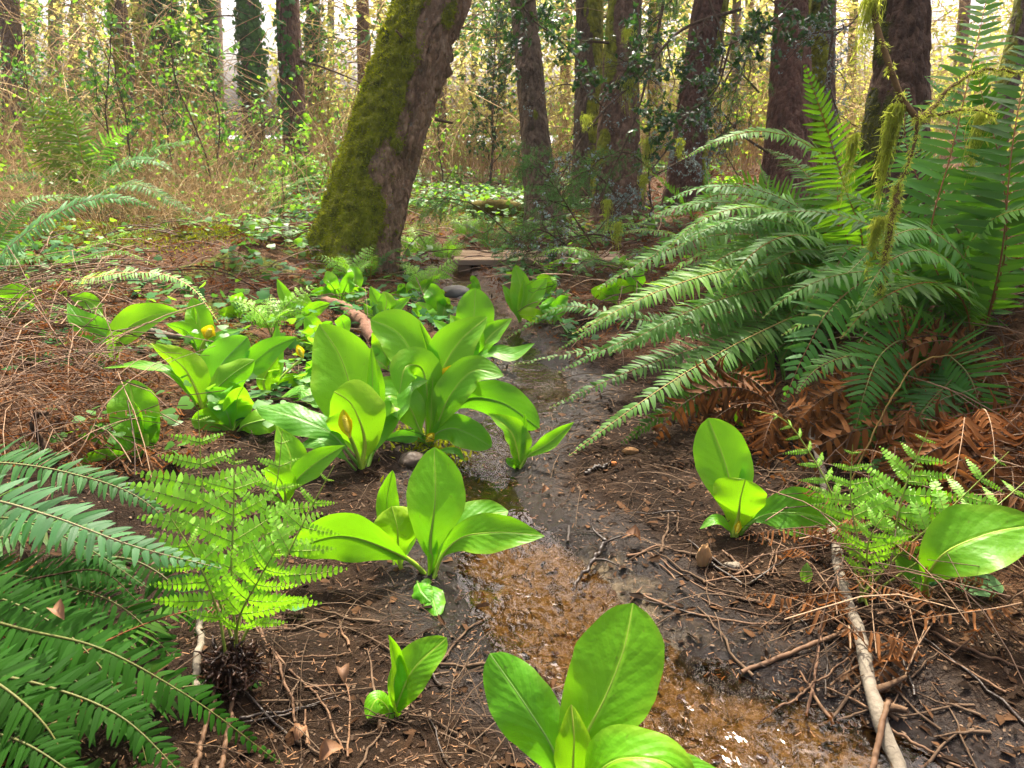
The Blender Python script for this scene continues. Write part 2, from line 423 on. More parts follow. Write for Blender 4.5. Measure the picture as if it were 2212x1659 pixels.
def ground_mat():
    N = NT('forest soil')
    tc = N.n('ShaderNodeTexCoord').outputs
    o = tc['Object']
    n1 = N.noise(3.5, 5, o, .65); n2 = N.noise(38, 5, o, .7); n3 = N.noise(130, 3, o, .7)
    mud = N.ramp(N.math('ADD', N.math('MULTIPLY', n1, .5), N.math('MULTIPLY', n2, .5)), [(.36, (.010, .006, .003)), (.5, (.020, .0105, .0046)), (.66, (.052, .030, .0145))])
    sand = N.ramp(n2, [(.3, (.09, .064, .033)), (.5, (.19, .14, .075)), (.7, (.32, .245, .14))])
    # dark debris lying on the bed
    deb = N.mapr(N.noise(14, 5, N.n('ShaderNodeMapping', {'Vector': o, 'Scale': (1.5, .8, 1), 'Rotation': (0, 0, .5)}).outputs[0], .7, .8), .53, .58, 0, 1)
    sand = N.mix(N.math('MULTIPLY', deb, .75), sand, (.022, .014, .008))
    lit = N.ramp(N.math('ADD', N.math('MULTIPLY', n3, .5), N.math('MULTIPLY', n2, .5)), [(.34, (.030, .015, .007)), (.5, (.085, .042, .019)), (.66, (.18, .10, .048))])
    mos = N.ramp(n2, [(.35, (.04, .055, .006)), (.65, (.13, .15, .015))])
    wob = N.math('MULTIPLY', N.math('SUBTRACT', N.noise(7, 4, o, .7), .5), .8)
    def m(a, lo=.35, hi=.65): return N.mapr(N.math('ADD', N.attr(a), wob), lo, hi, 0, 1)
    wet = N.mapr(N.math('ADD', N.attr('wet'), wob), .3, .9, 0, 1)
    mud = N.mix(wet, mud, N.mix(1.0, mud, (.5, .47, .45), 'MULTIPLY'))
    col = N.mix(m('litter'), mud, lit)
    col = N.mix(m('sand'), col, sand)
    col = N.mix(m('moss'), col, mos)
    rg = N.mapr(wet, 0, 1, .9, .2)
    h = N.math('ADD', N.math('MULTIPLY', n2, .6), N.math('ADD', N.math('MULTIPLY', n3, .35), N.math('MULTIPLY', n1, .5)))
    p = N.n('ShaderNodeBsdfPrincipled', {'Base Color': col, 'Roughness': rg, 'Specular IOR Level': N.mapr(wet, 0, 1, .12, .45), 'Normal': N.bump(h, .95, .03)})
    return N.end(p.outputs[0])
M['ground'] = ground_mat()

def water_mat():
    N = NT('shallow stream water')
    tc = N.n('ShaderNodeTexCoord').outputs
    mp = N.n('ShaderNodeMapping', {'Vector': tc['Object'], 'Scale': (1, .75, 1)}).outputs[0]
    h = N.math('ADD', N.math('MULTIPLY', N.noise(13, 2, mp, .5, .8), .7), N.math('MULTIPLY', N.noise(44, 2, mp, .5, .6), .28))
    h = N.math('MULTIPLY', h, N.mapr(N.noise(2.6, 2, tc['Object']), .3, .62, .2, 1.2))
    b = N.bump(h, .3, .03)
    fr = N.n('ShaderNodeFresnel', {'IOR': 1.33, 'Normal': b}).outputs[0]
    gl = N.n('ShaderNodeBsdfGlossy', {'Color': (1, 1, 1), 'Roughness': .05, 'Normal': b})
    tr = N.n('ShaderNodeBsdfTransparent', {'Color': (.62, .49, .29)})
    return N.end(N.n('ShaderNodeMixShader', {0: N.math('MULTIPLY', fr, 1.0, True), 1: tr.outputs[0], 2: gl.outputs[0]}).outputs[0])
M['water'] = water_mat()
M['sky_reflector'] = plain_mat('pale sea', [(.45, .5, .5), (.55, .6, .6)], rough=.25, scale=.2, spec=1.0, bump=.05)  # for the added pale sheet that brightens the gaps
# ---------------------------------------------------------------- terrain
WATER_Z = -0.022
def flat(px, py, z=WATER_Z):
    r = ray(px, py)
    return CAM + r * ((z - CAM[2]) / r[2])
_sc = [(985, 560, .06), (1000, 600, .06), (1020, 650, .07), (1075, 700, .06), (1125, 765, .055), (1165, 850, .11), (1080, 945, .075), (1040, 1060, .065), (1095, 1150, .09), (1150, 1265, .17), (1270, 1390, .15), (1450, 1510, .14), (1680, 1640, .18), (2000, 1850, .2), (2300, 2150, .3)]
_P = np.array([[*flat(a, b)[:2], w] for a, b, w in _sc])
STREAM = spline(np.c_[_P[:, :2], np.zeros(len(_P)), _P[:, 2]], 160)[:, [0, 1, 3]]

def stream_dist(x, y):
    """signed distance to the water's edge"""
    x = np.asarray(x, float); y = np.asarray(y, float)
    sh = x.shape; x = x.ravel(); y = y.ravel()
    out = np.full(x.shape, 9.0)
    near = (np.abs(x) < 6) & (y > -2) & (y < 14)
    xs, ys = x[near], y[near]
    best = np.full(xs.shape, 99.0)
    for k in range(0, len(STREAM), 1):
        a = STREAM[k]
        best = np.minimum(best, np.hypot(xs - a[0], ys - a[1]) - a[2])
    out[near] = best
    return out.reshape(sh)

HUMMOCKS = [  # x, y, radius, height, moss
    (*flat(470, 590)[:2], .38, .16, 1.0), (*flat(120, 560)[:2], .5, .12, .8), (*flat(330, 560)[:2], .4, .08, .6),
    (*flat(900, 600)[:2], .4, .06, .2), (*flat(1130, 500)[:2], .9, .12, .9), (*flat(560, 620)[:2], .35, .10, .1), (*flat(740, 560)[:2], .6, .10, .3),
    (*flat(800, 990)[:2], .16, .05, .3), (*flat(935, 985)[:2], .14, .05, .4), (*flat(1000, 470)[:2], 1.0, .1, .8),
    (*flat(515, 1500)[:2], .13, .09, 0), (*flat(940, 1265)[:2], .12, .03, 0)]

def H(x, y):
    x = np.asarray(x, float); y = np.asarray(y, float)
    e = stream_dist(x, y)
    wob = fbm(x * 5, y * 5, 0, 3) - .5
    e2 = e + wob * .12
    z = -.058 + .058 * sstep(-.10, .13, e2) + .05 * sstep(.1, 1.0, e2)
    far = sstep(.0, .3, e)
    z = z + far * ((fbm(x * 1.7, y * 1.7, 0, 9) - .5) * .07 + (fbm(x * 9, y * 9, 0, 21) - .5) * .022)
    z = z + (vnoise(x * 42, y * 42, 0, 5) - .5) * .009 + (fbm(x * 17, y * 17, 0, 6) - .5) * .016
    z = z + far * .50 * np.exp(-((x - 2.25) / .72) ** 2 - ((y - 3.35) / .95) ** 2)
    z = z + far * (.22 * sstep(.7, 2.2, x) + .14 * sstep(-.6, -2.0, x)) * sstep(.5, 2.5, y)
    for hx, hy, r, h, _m in HUMMOCKS:
        z = z + far * h * np.exp(-((x - hx) ** 2 + (y - hy) ** 2) / r ** 2)
    z = z + .012 * np.maximum(y - 6.5, 0) + np.minimum(1.6, .0011 * np.maximum(y - 12, 0) ** 2) * sstep(5, -6, x) * .5
    return z - 15 * sstep(25, 46, y)  # invented drop that opens bright sky between the trunks

def Hs(x, y): return float(H(np.array([x]), np.array([y]))[0])

_D = np.geomspace(.6, 90, 700)
def gp(px, py):
    r = ray(px, py)
    P = CAM + _D[:, None] * r
    b = P[:, 2] - H(P[:, 0], P[:, 1])
    k = np.argmax(b < 0)
    if b[k] >= 0: k = len(_D) - 1
    t = b[k - 1] / (b[k - 1] - b[k])
    d = _D[k - 1] + t * (_D[k] - _D[k - 1])
    return CAM + d * r, d

def vis(px, py, d, m=.012):
    """the point of a pixel at range d, or just above the soil when the soil is nearer"""
    return at(px, py, min(d, gp(px, py)[1] - m))

def build_ground():
    ys = np.concatenate([np.linspace(-9, .7, 24, endpoint=False), np.linspace(.7, 4.2, 300, endpoint=False), np.linspace(4.2, 9, 140, endpoint=False), np.geomspace(9, 60, 80)])
    u = np.linspace(-1, 1, 441)
    u = np.sign(u) * (np.abs(u) * .62 + .38 * np.abs(u) ** 3)
    X = u[None, :] * (3.6 + 1.15 * np.abs(ys))[:, None]
    Y = np.broadcast_to(ys[:, None], X.shape)
    Z = H(X, Y)
    mb = MB()
    mb.grid(np.stack([X, Y, Z], -1), np.stack([X, Y], -1))
    e = stream_dist(X, Y)
    nz = fbm(X * 2.3, Y * 2.3, 0, 31)
    sand = sstep(.03, -.07, e) * .85 + .5 * np.exp(-((X - .28) / .5) ** 2 - ((Y - 1.75) / .6) ** 2) * sstep(.35, .0, e) * (nz > .42)
    sand = sand * (.25 + .75 * sstep(2.45, 2.05, Y + (nz - .5) * .6)) * sstep(5.5, 4, Y)
    litter = sstep(3.2, 5.2, Y + (nz - .5) * 2.5) + sstep(-.9, -1.5, X + (nz - .5)) * sstep(2.0, 2.6, Y) + sstep(1.0, 1.5, X + (nz - .5)) * .9
    moss = np.zeros_like(X)
    for hx, hy, r, h, m_ in HUMMOCKS:
        moss += m_ * .9 * np.exp(-((X - hx) ** 2 + (Y - hy) ** 2) / (r * 1.1) ** 2)
    moss += .35 * sstep(.5, .7, fbm(X * .8, Y * .8, 0, 77)) * sstep(5, 8, Y)
    moss += .8 * sstep(.48, .6, fbm(X * 1.9, Y * 1.9, 0, 78)) * sstep(3.0, 3.8, Y) * sstep(-.6, -1.1, X)
    wet = sstep(.45, .0, e)
    o = mb.build('ground', M['ground'], attrs={'sand': np.clip(sand, 0, 1).ravel(), 'litter': np.clip(litter, 0, 1).ravel(), 'moss': np.clip(moss, 0, 1).ravel(), 'wet': wet.ravel()})
    kind(o, 'structure')
    # invented pale sheet below the dropped ground, reflects sky to brighten the gaps
    mb = MB(); g = np.linspace(-1, 1, 3); gx, gy = np.meshgrid(g * 2500, [52, 900, 5000]); mb.grid(np.stack([gx, gy, gx * 0 - 11.5], -1))
    kind(mb.build('sky_reflector', M['sky_reflector']), 'structure')
    # the water: a sheet along the channel, its edge under the banks
    S = STREAM
    c = S[:, :2]; t = unit(np.gradient(c, axis=0)); nn = np.c_[-t[:, 1], t[:, 0]]
    k = np.linspace(-1, 1, 13)
    P = c[:, None] + nn[:, None] * (k[None, :, None] * (S[:, 2] + .07)[:, None, None])
    G = np.concatenate([P, np.full(P.shape[:2] + (1,), WATER_Z)], -1)
    mb = MB(); mb.grid(G[:, ::-1], None)
    kind(mb.build('stream_water', M['water']), 'structure')
build_ground()
# ---------------------------------------------------------------- skunk cabbages
def leaf_mesh(mb, P, hw, hint, roll=0, cup=.5, wave=.06, tip='point', pet=.12, nV=34, nU=13, seed=0, twist=0, fold=None, xm=.55, midr=1.0):
    """one broad leaf grown along its midrib P; u across, v along"""
    Q = spline(P, nV)
    T = tang(Q)
    n = unit(hint - T * np.sum(hint * T, -1, keepdims=True))
    n = unit(n)
    v = np.linspace(0, 1, nV)
    if roll or twist:
        n = np.array([rot_about(n[i], T[i], roll + twist * (v[i] - .5)) for i in range(nV)])
    s = np.cross(T, n)
    x = np.clip((v - pet) / (1 - pet), 0, 1)
    up = np.sin(PI / 2 * np.clip(x / xm, 0, 1)) ** 1.15
    z = np.clip((x - xm) / (1 - xm), 0, 1)
    if tip == 'point': dn = (1 - z ** 1.55) ** .95
    elif tip == 'round': dn = np.maximum(0, 1 - z ** 2.1) ** .62
    else: dn = (1 - z ** 1.8) ** .75
    w = hw * np.minimum(up, dn) + hw * .07 * (1 - sstep(pet, pet + .25, v))
    w[-1] = max(w[-1] * .2, hw * .015)
    rr = np.random.default_rng(abs(int(seed)))
    w0 = w
    u = np.linspace(-1, 1, nU)
    au = np.abs(u)
    cu = np.broadcast_to(np.asarray(cup if fold is None else np.interp(v, [0, .5, 1], fold), float), (nV,))
    cu = np.where(np.abs(cu) < 1e-3, 1e-3, cu)
    ang = cu[:, None] * au[None]
    off_s = np.sign(u)[None] * np.sin(ang) / cu[:, None]
    off_n = (1 - np.cos(ang)) / cu[:, None]
    ph1, ph2, f1 = rr.random() * 6, rr.random() * 6, 2.2 + rr.random() * 1.6
    wv = wave * au[None] ** 2 * np.where(u[None] > 0, np.sin(f1 * 2 * PI * v + ph1)[:, None], np.sin(f1 * 2 * PI * v + ph2)[:, None])
    # shallow puckers between the side veins
    wv = wv + .0035 * np.sin(2 * PI * (11 * v[:, None] - 3.2 * au[None] ** .8)) * np.sin(PI * au)[None] + .11 * (fbm(v[:, None] * 7, u[None] * 2.2, seed * 1.7, 5) - .5) * au[None] ** .5
    asym = 1 + .10 * (rr.random() - .5) * np.sign(u)[None] + au[None] * .16 * (np.where(u[None] > 0, fbm(v * 7, seed * 3.1, 0, 3)[:, None], fbm(v * 7, seed * 5.7 + 40, 0, 3)[:, None]) - .5)
    G = Q[:, None] + w[:, None, None] * (off_s * asym)[..., None] * s[:, None] + (w[:, None] * (off_n + wv * 1.0))[..., None] * n[:, None]
    UV = np.stack(np.broadcast_arrays((u[None] + 1) / 2, v[:, None]), -1)
    mb.grid(G, UV, rr.random())
    # thick pale midrib under the blade running down into the stalk
    r = hw * midr * (.075 * (1 - sstep(0, .75, v)) + .008) + .0011
    mb.tube(Q - n * (r * .75)[:, None], r, 7, mat=1, rnd=rr.random(), uv=(.5, .5))

def cab_plant(base, label, leaves, spathes=(), dbase=None, group=None, name='skunk_cabbage'):
    b, d = gp(*base)
    if dbase is not None:
        d = dbase; b = at(*base, d)
    t = thing(name, label, 'skunk cabbage', b, group)
    for i, L in enumerate(leaves):
        pts = L['p']
        W = [vis(x, y, d + dd, .02) for x, y, dd in pts]
        if L.get('root', True):
            W = [b + np.array([.012 * math.cos(i * 2.4), .012 * math.sin(i * 2.4), -.015])] + W
        W = np.array(W)
        mid = W[len(W) // 2]
        cam = unit(CAM - mid)
        h = {'c': cam, 'u': unit(cam * .55 + np.array([0, 0, .7])), 'z': np.array([0, 0, 1.0])}[L.get('h', 'c')]
        hw = .92 * L['w'] / FPX * (d + pts[len(pts) // 2][2])
        mb = MB()
        leaf_mesh(mb, W, hw, h, math.radians(L.get('r', 0)), L.get('c', .5), L.get('wv', .10), L.get('t', 'point'), L.get('pet', .16), seed=int(base[0] * 7 + i), twist=math.radians(L.get('tw', 0)), fold=L.get('f'), xm=L.get('xm', .52), midr=L.get('mr', 1))
        mb.build('leaf', [M['cab'], M['petiole']], t, b, color=L.get('col', (1, 1, 1)))
    for (x0, y0, x1, y1, w, dd, sx) in spathes:
        P0, P1 = at(x0, y0, d + dd), at(x1, y1, d + dd * .9)
        mb = MB()
        leaf_mesh(mb, np.array([P0, P0 * .5 + P1 * .5 + unit(CAM - P0) * -.01, P1]), w / FPX * d * 1.35, unit(CAM - P0) + np.array([sx * .7, 0, 0]), 0, 1.15, .02, 'mid', .0, nV=20, seed=int(x0), xm=.5, midr=.3)
        sp = mb.build('spathe', [M['spathe'], M['petiole']], t, b)
        mb = MB()
        Q = spline(np.array([P0 * .8 + P1 * .2, P0 * .2 + P1 * .8]) + unit(CAM - P0) * .006 + np.array([sx * .006, 0, 0]), 14)
        k = np.linspace(0, 1, 14)
        mb.tube(Q, w / FPX * d * .42 * np.sqrt(np.maximum(0.02, 1 - (2 * k - 1) ** 4)), 9)
        o = mb.build('spadix', M['spadix'], t, b); o.parent = sp
        mb = MB()
        mb.tube(spline(np.array([b + [0, 0, -.01], P0 * .6 + b * .4 + [0, 0, .01], P0 + (P1 - P0) * .06]), 10), w / FPX * d * .30, 7)
        mb.build('flower_stalk', M['petiole'], t, b)
    return t

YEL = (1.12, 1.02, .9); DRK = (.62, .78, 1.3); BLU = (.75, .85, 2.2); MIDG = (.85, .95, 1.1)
cab_plant((1235, 1735), 'big skunk cabbage at the bottom edge with one tall rounded paddle leaf by the water', [
    dict(p=[(1262, 1600, .0), (1310, 1500, .01), (1348, 1400, .03), (1368, 1303, .06)], w=104, t='round', xm=.66, c=.28, pet=.05, wv=.05),
    dict(p=[(1195, 1620, 0), (1140, 1530, .0), (1085, 1450, .02), (1058, 1412, .03)], w=74, t='round', xm=.62, c=-.25, pet=.05, col=(.8, .95, 1.8), wv=.09),
    dict(p=[(1238, 1650, -.05), (1240, 1590, -.06), (1234, 1522, -.05)], w=56, c=1.2, r=180, pet=.05, col=YEL, t='mid'),
    dict(p=[(1270, 1690, -.08), (1340, 1640, -.12), (1440, 1650, -.14), (1500, 1720, -.14)], w=78, h='u', c=.25, t='round', pet=.1),
    dict(p=[(1330, 1690, .0), (1450, 1655, .03), (1580, 1680, .05)], w=42, h='u', c=.3, pet=.15, col=MIDG),
], [(1212, 1680, 1212, 1600, 10, .0, 0)])
cab_plant((850, 1552), 'small three-leaved skunk cabbage seedling alone on the near bare mud', [
    dict(p=[(850, 1500, 0), (852, 1440, .0), (840, 1372, .0)], w=40, c=1.9, r=40, pet=.04, t='mid', col=YEL, xm=.4),
    dict(p=[(862, 1510, 0), (890, 1450, .0), (965, 1378, .02)], w=48, c=.35, pet=.06, t='round', r=-10),
    dict(p=[(838, 1530, 0), (815, 1510, -.01), (793, 1552, -.03)], w=26, c=-.4, pet=.1, t='round', h='u'),
])
cab_plant((932, 1245), 'skunk cabbage on a mud hump with a tall pointed upright leaf and side leaves spread', [
    dict(p=[(930, 1190, .0), (940, 1080, .0), (938, 966, .04)], w=70, c=.35, pet=.16, xm=.58, wv=.04, t='mid'),
    dict(p=[(890, 1215, -.02), (840, 1188, -.04), (740, 1158, -.05), (618, 1190, -.06)], w=62, c=.3, h='c', pet=.22, t='mid', xm=.5, r=-25),
    dict(p=[(955, 1200, .0), (990, 1165, -.01), (1070, 1150, -.04), (1176, 1158, -.05)], w=50, c=.35, h='c', r=-12, pet=.2, xm=.5),
    dict(p=[(955, 1190, .05), (1005, 1125, .08), (1098, 1104, .12)], w=44, c=.4, h='u', pet=.2, col=MIDG, t='round'),
    dict(p=[(935, 1200, .0), (925, 1150, .02), (912, 1110, .03)], w=22, c=1.4, pet=.05, col=YEL),
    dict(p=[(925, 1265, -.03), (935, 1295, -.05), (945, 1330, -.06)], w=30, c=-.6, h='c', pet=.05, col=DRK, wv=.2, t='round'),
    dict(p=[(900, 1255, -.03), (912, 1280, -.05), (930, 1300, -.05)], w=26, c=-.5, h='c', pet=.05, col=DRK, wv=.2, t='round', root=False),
])
cab_plant((858, 1228), 'skunk cabbage with yellowish hooded leaf just behind the tall pointed one', [
    dict(p=[(860, 1190, .0), (858, 1140, -.02), (846, 1094, -.01)], w=60, c=.75, r=180, pet=.1, col=YEL, t='round', xm=.75),
    dict(p=[(845, 1150, .05), (836, 1080, .06), (848, 1016, .06)], w=30, c=.4, pet=.1, t='mid', r=15),
    dict(p=[(875, 1190, .03), (890, 1150, .05), (905, 1115, .06)], w=16, c=.6, pet=.2, col=YEL),
])
cab_plant((782, 1012), 'tallest skunk cabbage of the middle clump with yellow flower under a hooded leaf', [
    dict(p=[(775, 960, .06), (762, 860, .08), (735, 770, .10), (690, 700, .12)], w=84, c=.35, pet=.1, xm=.52, wv=.05, t='mid', col=(1.1, 1.03, .9)),
    dict(p=[(788, 955, .0), (775, 905, -.03), (755, 868, -.05), (722, 846, -.08)], w=74, c=.5, r=180, pet=.12, xm=.6, col=YEL, t='round'),
    dict(p=[(805, 950, .03), (805, 850, .06), (803, 745, .08)], w=20, c=1.0, pet=.1, col=YEL),
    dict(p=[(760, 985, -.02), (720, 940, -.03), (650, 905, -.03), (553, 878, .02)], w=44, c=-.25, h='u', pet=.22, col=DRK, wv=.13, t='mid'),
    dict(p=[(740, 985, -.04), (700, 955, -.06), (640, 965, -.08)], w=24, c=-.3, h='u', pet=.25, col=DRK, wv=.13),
    dict(p=[(810, 960, .06), (840, 880, .10), (880, 830, .14), (925, 822, .16)], w=50, c=.3, h='c', r=-30, pet=.15, col=MIDG),
], [(757, 948, 741, 884, 14, -.07, -.4)])
cab_plant((925, 960), 'widest skunk cabbage of the middle clump with many spreading leaves beside the stream', [
    dict(p=[(915, 860, .05), (895, 775, .06), (855, 715, .07), (800, 690, .06)], w=58, c=.3, pet=.25, r=15, xm=.6, t='round', wv=.08),
    dict(p=[(925, 850, .03), (932, 780, .05), (905, 690, .06)], w=26, c=1.7, pet=.15, r=20, col=YEL),
    dict(p=[(935, 880, .02), (955, 800, .03), (995, 735, .04), (1052, 685, .06)], w=55, c=.35, pet=.18, r=-18, t='mid'),
    dict(p=[(925, 870, .0), (905, 790, -.02), (880, 790, -.06), (862, 850, -.09)], w=46, c=-.35, h='c', pet=.2, col=(1.15, 1.05, 1.2), t='mid', xm=.5),
    dict(p=[(945, 915, -.02), (975, 850, -.04), (1025, 800, -.05), (1088, 812, -.07)], w=46, c=.25, pet=.15, r=-25, xm=.5, t='mid'),
    dict(p=[(905, 925, -.02), (880, 875, -.05), (840, 855, -.07), (808, 905, -.10)], w=56, c=.3, h='u', pet=.2, t='round', wv=.1),
    dict(p=[(960, 900, .0), (1010, 862, .0), (1080, 868, -.03), (1165, 925, -.06)], w=46, c=-.3, h='c', r=12, pet=.3, col=(.75, .88, 1.2), t='round'),
    dict(p=[(945, 935, -.02), (975, 925, -.03), (1010, 935, -.05), (1062, 965, -.06)], w=38, c=.2, h='c', pet=.1, col=(.85, .95, 1.6), t='round'),
    dict(p=[(905, 945, -.02), (870, 942, -.03), (828, 950, -.03)], w=17, c=.4, h='c', pet=.1, col=DRK),
    dict(p=[(930, 920, -.01), (932, 870, -.01), (935, 815, .0)], w=18, c=1.3, pet=.1, col=YEL),
    dict(p=[(955, 975, -.03), (985, 975, -.04), (1005, 998, -.05)], w=10, c=.4, h='u', pet=.1, col=DRK),
    dict(p=[(950, 890, .04), (975, 865, .06), (1005, 880, .07)], w=30, c=-.3, h='c', pet=.1, col=BLU),
], [(958, 828, 986, 788, 20, .02, .3), (920, 955, 938, 935, 10, -.03, 0)])
cab_plant((1012, 795), 'skunk cabbage in the stream bend with a rounded leaf seen full face', [
    dict(p=[(1012, 760, .05), (1022, 700, .06), (1027, 622, .08)], w=46, c=.3, pet=.1, t='round', xm=.6, col=(.95, 1, 1.4)),
    dict(p=[(1030, 770, .0), (1055, 730, .02), (1106, 688, .04)], w=30, c=.6, pet=.1, r=-25),
    dict(p=[(1020, 770, -.02), (1000, 720, -.02), (972, 680, .0)], w=32, c=.5, pet=.1, r=20, col=YEL),
    dict(p=[(1020, 785, -.02), (1060, 762, -.03), (1105, 765, -.04), (1155, 742, -.04)], w=24, c=.3, h='u', pet=.2, col=(.8, .95, 1.8)),
    dict(p=[(1005, 780, .0), (980, 730, .0), (935, 690, .0)], w=22, c=.4, pet=.15, h='u', col=MIDG),
    dict(p=[(1010, 770, -.02), (1025, 730, -.03), (1040, 700, -.02)], w=40, c=1.1, pet=.1, r=180, col=MIDG),
])
cab_plant((1117, 1012), 'small skunk cabbage standing in stream shallows with folded leaf and rolled spear', [
    dict(p=[(1118, 975, .0), (1105, 935, .0), (1055, 893, .0)], w=40, c=.9, pet=.03, r=35, col=YEL, xm=.45),
    dict(p=[(1128, 970, .02), (1132, 935, .03), (1134, 893, .03)], w=15, c=2.2, pet=.03, t='mid', xm=.7),
    dict(p=[(1135, 990, .0), (1180, 960, -.02), (1240, 912, -.04)], w=22, c=.8, h='c', pet=.2, r=-20),
    dict(p=[(1110, 1000, -.01), (1103, 998, -.02), (1094, 990, -.02)], w=12, c=.3, pet=.0, col=MIDG, t='round'),
])
cab_plant((1590, 1160), 'lone skunk cabbage under the fern bank with oval upright leaf and hooded leaf', [
    dict(p=[(1588, 1110, .03), (1572, 1020, .05), (1530, 903, .08)], w=66, c=.3, pet=.1, t='round', xm=.6, wv=.04, r=8),
    dict(p=[(1594, 1120, .0), (1600, 1075, -.03), (1610, 1036, -.05)], w=68, c=.7, pet=.1, r=180, col=YEL, t='round', xm=.7),
    dict(p=[(1600, 1080, .03), (1608, 1020, .05), (1620, 980, .06)], w=24, c=1.2, pet=.1, r=20, col=YEL),
    dict(p=[(1605, 1145, .0), (1645, 1115, .0), (1720, 1108, -.03), (1818, 1130, -.04)], w=58, c=.2, h='c', r=-10, pet=.22, t='round', col=(.7, .85, .9)),
    dict(p=[(1578, 1148, -.01), (1548, 1122, -.02), (1512, 1142, -.03)], w=15, c=.4, h='u', pet=.2, col=MIDG),
], [(1590, 1156, 1598, 1124, 7, -.02, 0)])
cab_plant((1990, 1300), 'large skunk cabbage leaf arching out beyond the young ferns near the white stick', [
    dict(p=[(2005, 1240, -.08), (2040, 1195, -.12), (2120, 1158, -.14), (2260, 1130, -.14)], w=88, c=.35, pet=.25, h='c', r=-20, xm=.5),
    dict(p=[(1985, 1270, .03), (1968, 1215, .05), (1955, 1150, .07)], w=34, c=.4, pet=.15, col=MIDG),
])
cab_plant((437, 893), 'skunk cabbage with five long leaves flung wide beside the brown bracken', [
    dict(p=[(428, 850, -.01), (402, 800, -.02), (325, 742, -.02)], w=46, c=.8, r=150, pet=.05, col=YEL, xm=.45),
    dict(p=[(415, 860, .0), (375, 810, .0), (310, 792, .0), (224, 795, .02)], w=22, c=.5, h='u', pet=.1, wv=.12, col=MIDG, r=20),
    dict(p=[(445, 850, .05), (480, 785, .07), (535, 728, .10)], w=50, c=.3, pet=.1, t='round', r=-10, col=BLU),
    dict(p=[(450, 870, .0), (495, 815, -.02), (550, 778, -.02)], w=40, c=.7, r=160, pet=.1, col=MIDG, t='mid'),
    dict(p=[(470, 840, .06), (540, 790, .09), (590, 750, .1), (642, 728, .1)], w=32, c=.3, h='c', r=-15, pet=.3, col=MIDG),
])
cab_plant((290, 990), 'skunk cabbage by the bracken with oval cupped leaf holding a rolled spear inside', [
    dict(p=[(298, 940, .02), (290, 880, .03), (278, 820, .05)], w=56, c=.4, pet=.05, t='round', xm=.55, r=-8),
    dict(p=[(300, 930, -.02), (300, 900, -.02), (290, 868, -.02)], w=15, c=1.6, pet=.05, t='mid', col=YEL),
    dict(p=[(270, 985, -.03), (215, 990, -.05), (150, 1010, -.05)], w=20, c=.3, h='c', pet=.1),
    dict(p=[(275, 970, .0), (225, 945, .0), (165, 942, .0)], w=18, c=.3, h='c', pet=.1, col=MIDG),
    dict(p=[(310, 960, .04), (330, 920, .05), (345, 895, .05)], w=26, c=.5, pet=.1, col=DRK),
])
cab_plant((243, 795), 'skunk cabbage by the grey branch with a long leaf slanting upward and one drooping', [
    dict(p=[(248, 760, .0), (275, 710, .0), (320, 685, .0), (388, 672, -.02)], w=40, c=.4, pet=.05, h='c', r=-25, col=(1.15, 1.05, .9)),
    dict(p=[(250, 740, .03), (225, 720, .05), (185, 700, .04), (145, 655, .06)], w=32, c=.3, pet=.2, h='c', col=(.8, .95, 1.6)),
    dict(p=[(235, 700, .3), (190, 650, .35), (148, 640, .36)], w=20, c=.3, pet=.2, h='c', root=False),
])
cab_plant((430, 772), 'skunk cabbage with upright leaf and open yellow flower below the fallen grey branch', [
    dict(p=[(432, 745, .02), (432, 700, .03), (416, 643, .05)], w=33, c=.4, pet=.05, t='mid'),
    dict(p=[(425, 750, .0), (405, 718, -.01), (358, 700, -.02)], w=22, c=.7, r=150, pet=.1, col=MIDG),
    dict(p=[(440, 760, .0), (470, 728, .0), (522, 712, .0)], w=13, c=.3, h='u', pet=.2, col=BLU),
    dict(p=[(424, 700, .0), (420, 680, .0), (418, 660, .0)], w=8, c=1.2, pet=.1, root=False, col=YEL),
    dict(p=[(445, 765, -.02), (465, 775, -.03), (480, 785, -.04)], w=9, c=.3, h='u', pet=.2),
], [(445, 735, 459, 702, 15, -.01, -.3)])
cab_plant((572, 852), 'skunk cabbage with a single folded upright leaf between the two larger clumps', [
    dict(p=[(570, 825, .0), (580, 800, .0), (600, 772, .0)], w=32, c=.9, pet=.03, r=160, col=YEL, t='mid'),
    dict(p=[(590, 830, .1), (595, 760, .15), (600, 700, .18)], w=20, c=.5, pet=.1, col=MIDG),
    dict(p=[(600, 860, -.02), (650, 845, -.02), (690, 880, -.03)], w=22, c=-.3, h='u', pet=.3, col=MIDG),
    dict(p=[(545, 855, -.02), (500, 862, -.03), (455, 870, -.03)], w=14, c=.3, h='u', pet=.2, col=BLU),
], [(655, 775, 642, 745, 9, .1, .0)])
cab_plant((645, 700), 'skunk cabbage below the reddish log with a tall side leaf and low spreading leaves', [
    dict(p=[(640, 675, .0), (622, 650, .0), (598, 602, .0)], w=17, c=.5, pet=.1),
    dict(p=[(648, 680, .0), (655, 655, -.01), (660, 635, .0)], w=26, c=.5, pet=.1, r=180, t='mid'),
    dict(p=[(655, 690, -.01), (680, 668, -.02), (714, 655, -.02)], w=18, c=.4, h='c', pet=.15),
    dict(p=[(635, 690, -.01), (605, 683, -.02), (565, 695, -.02)], w=13, c=.3, h='u', pet=.15, col=MIDG),
])
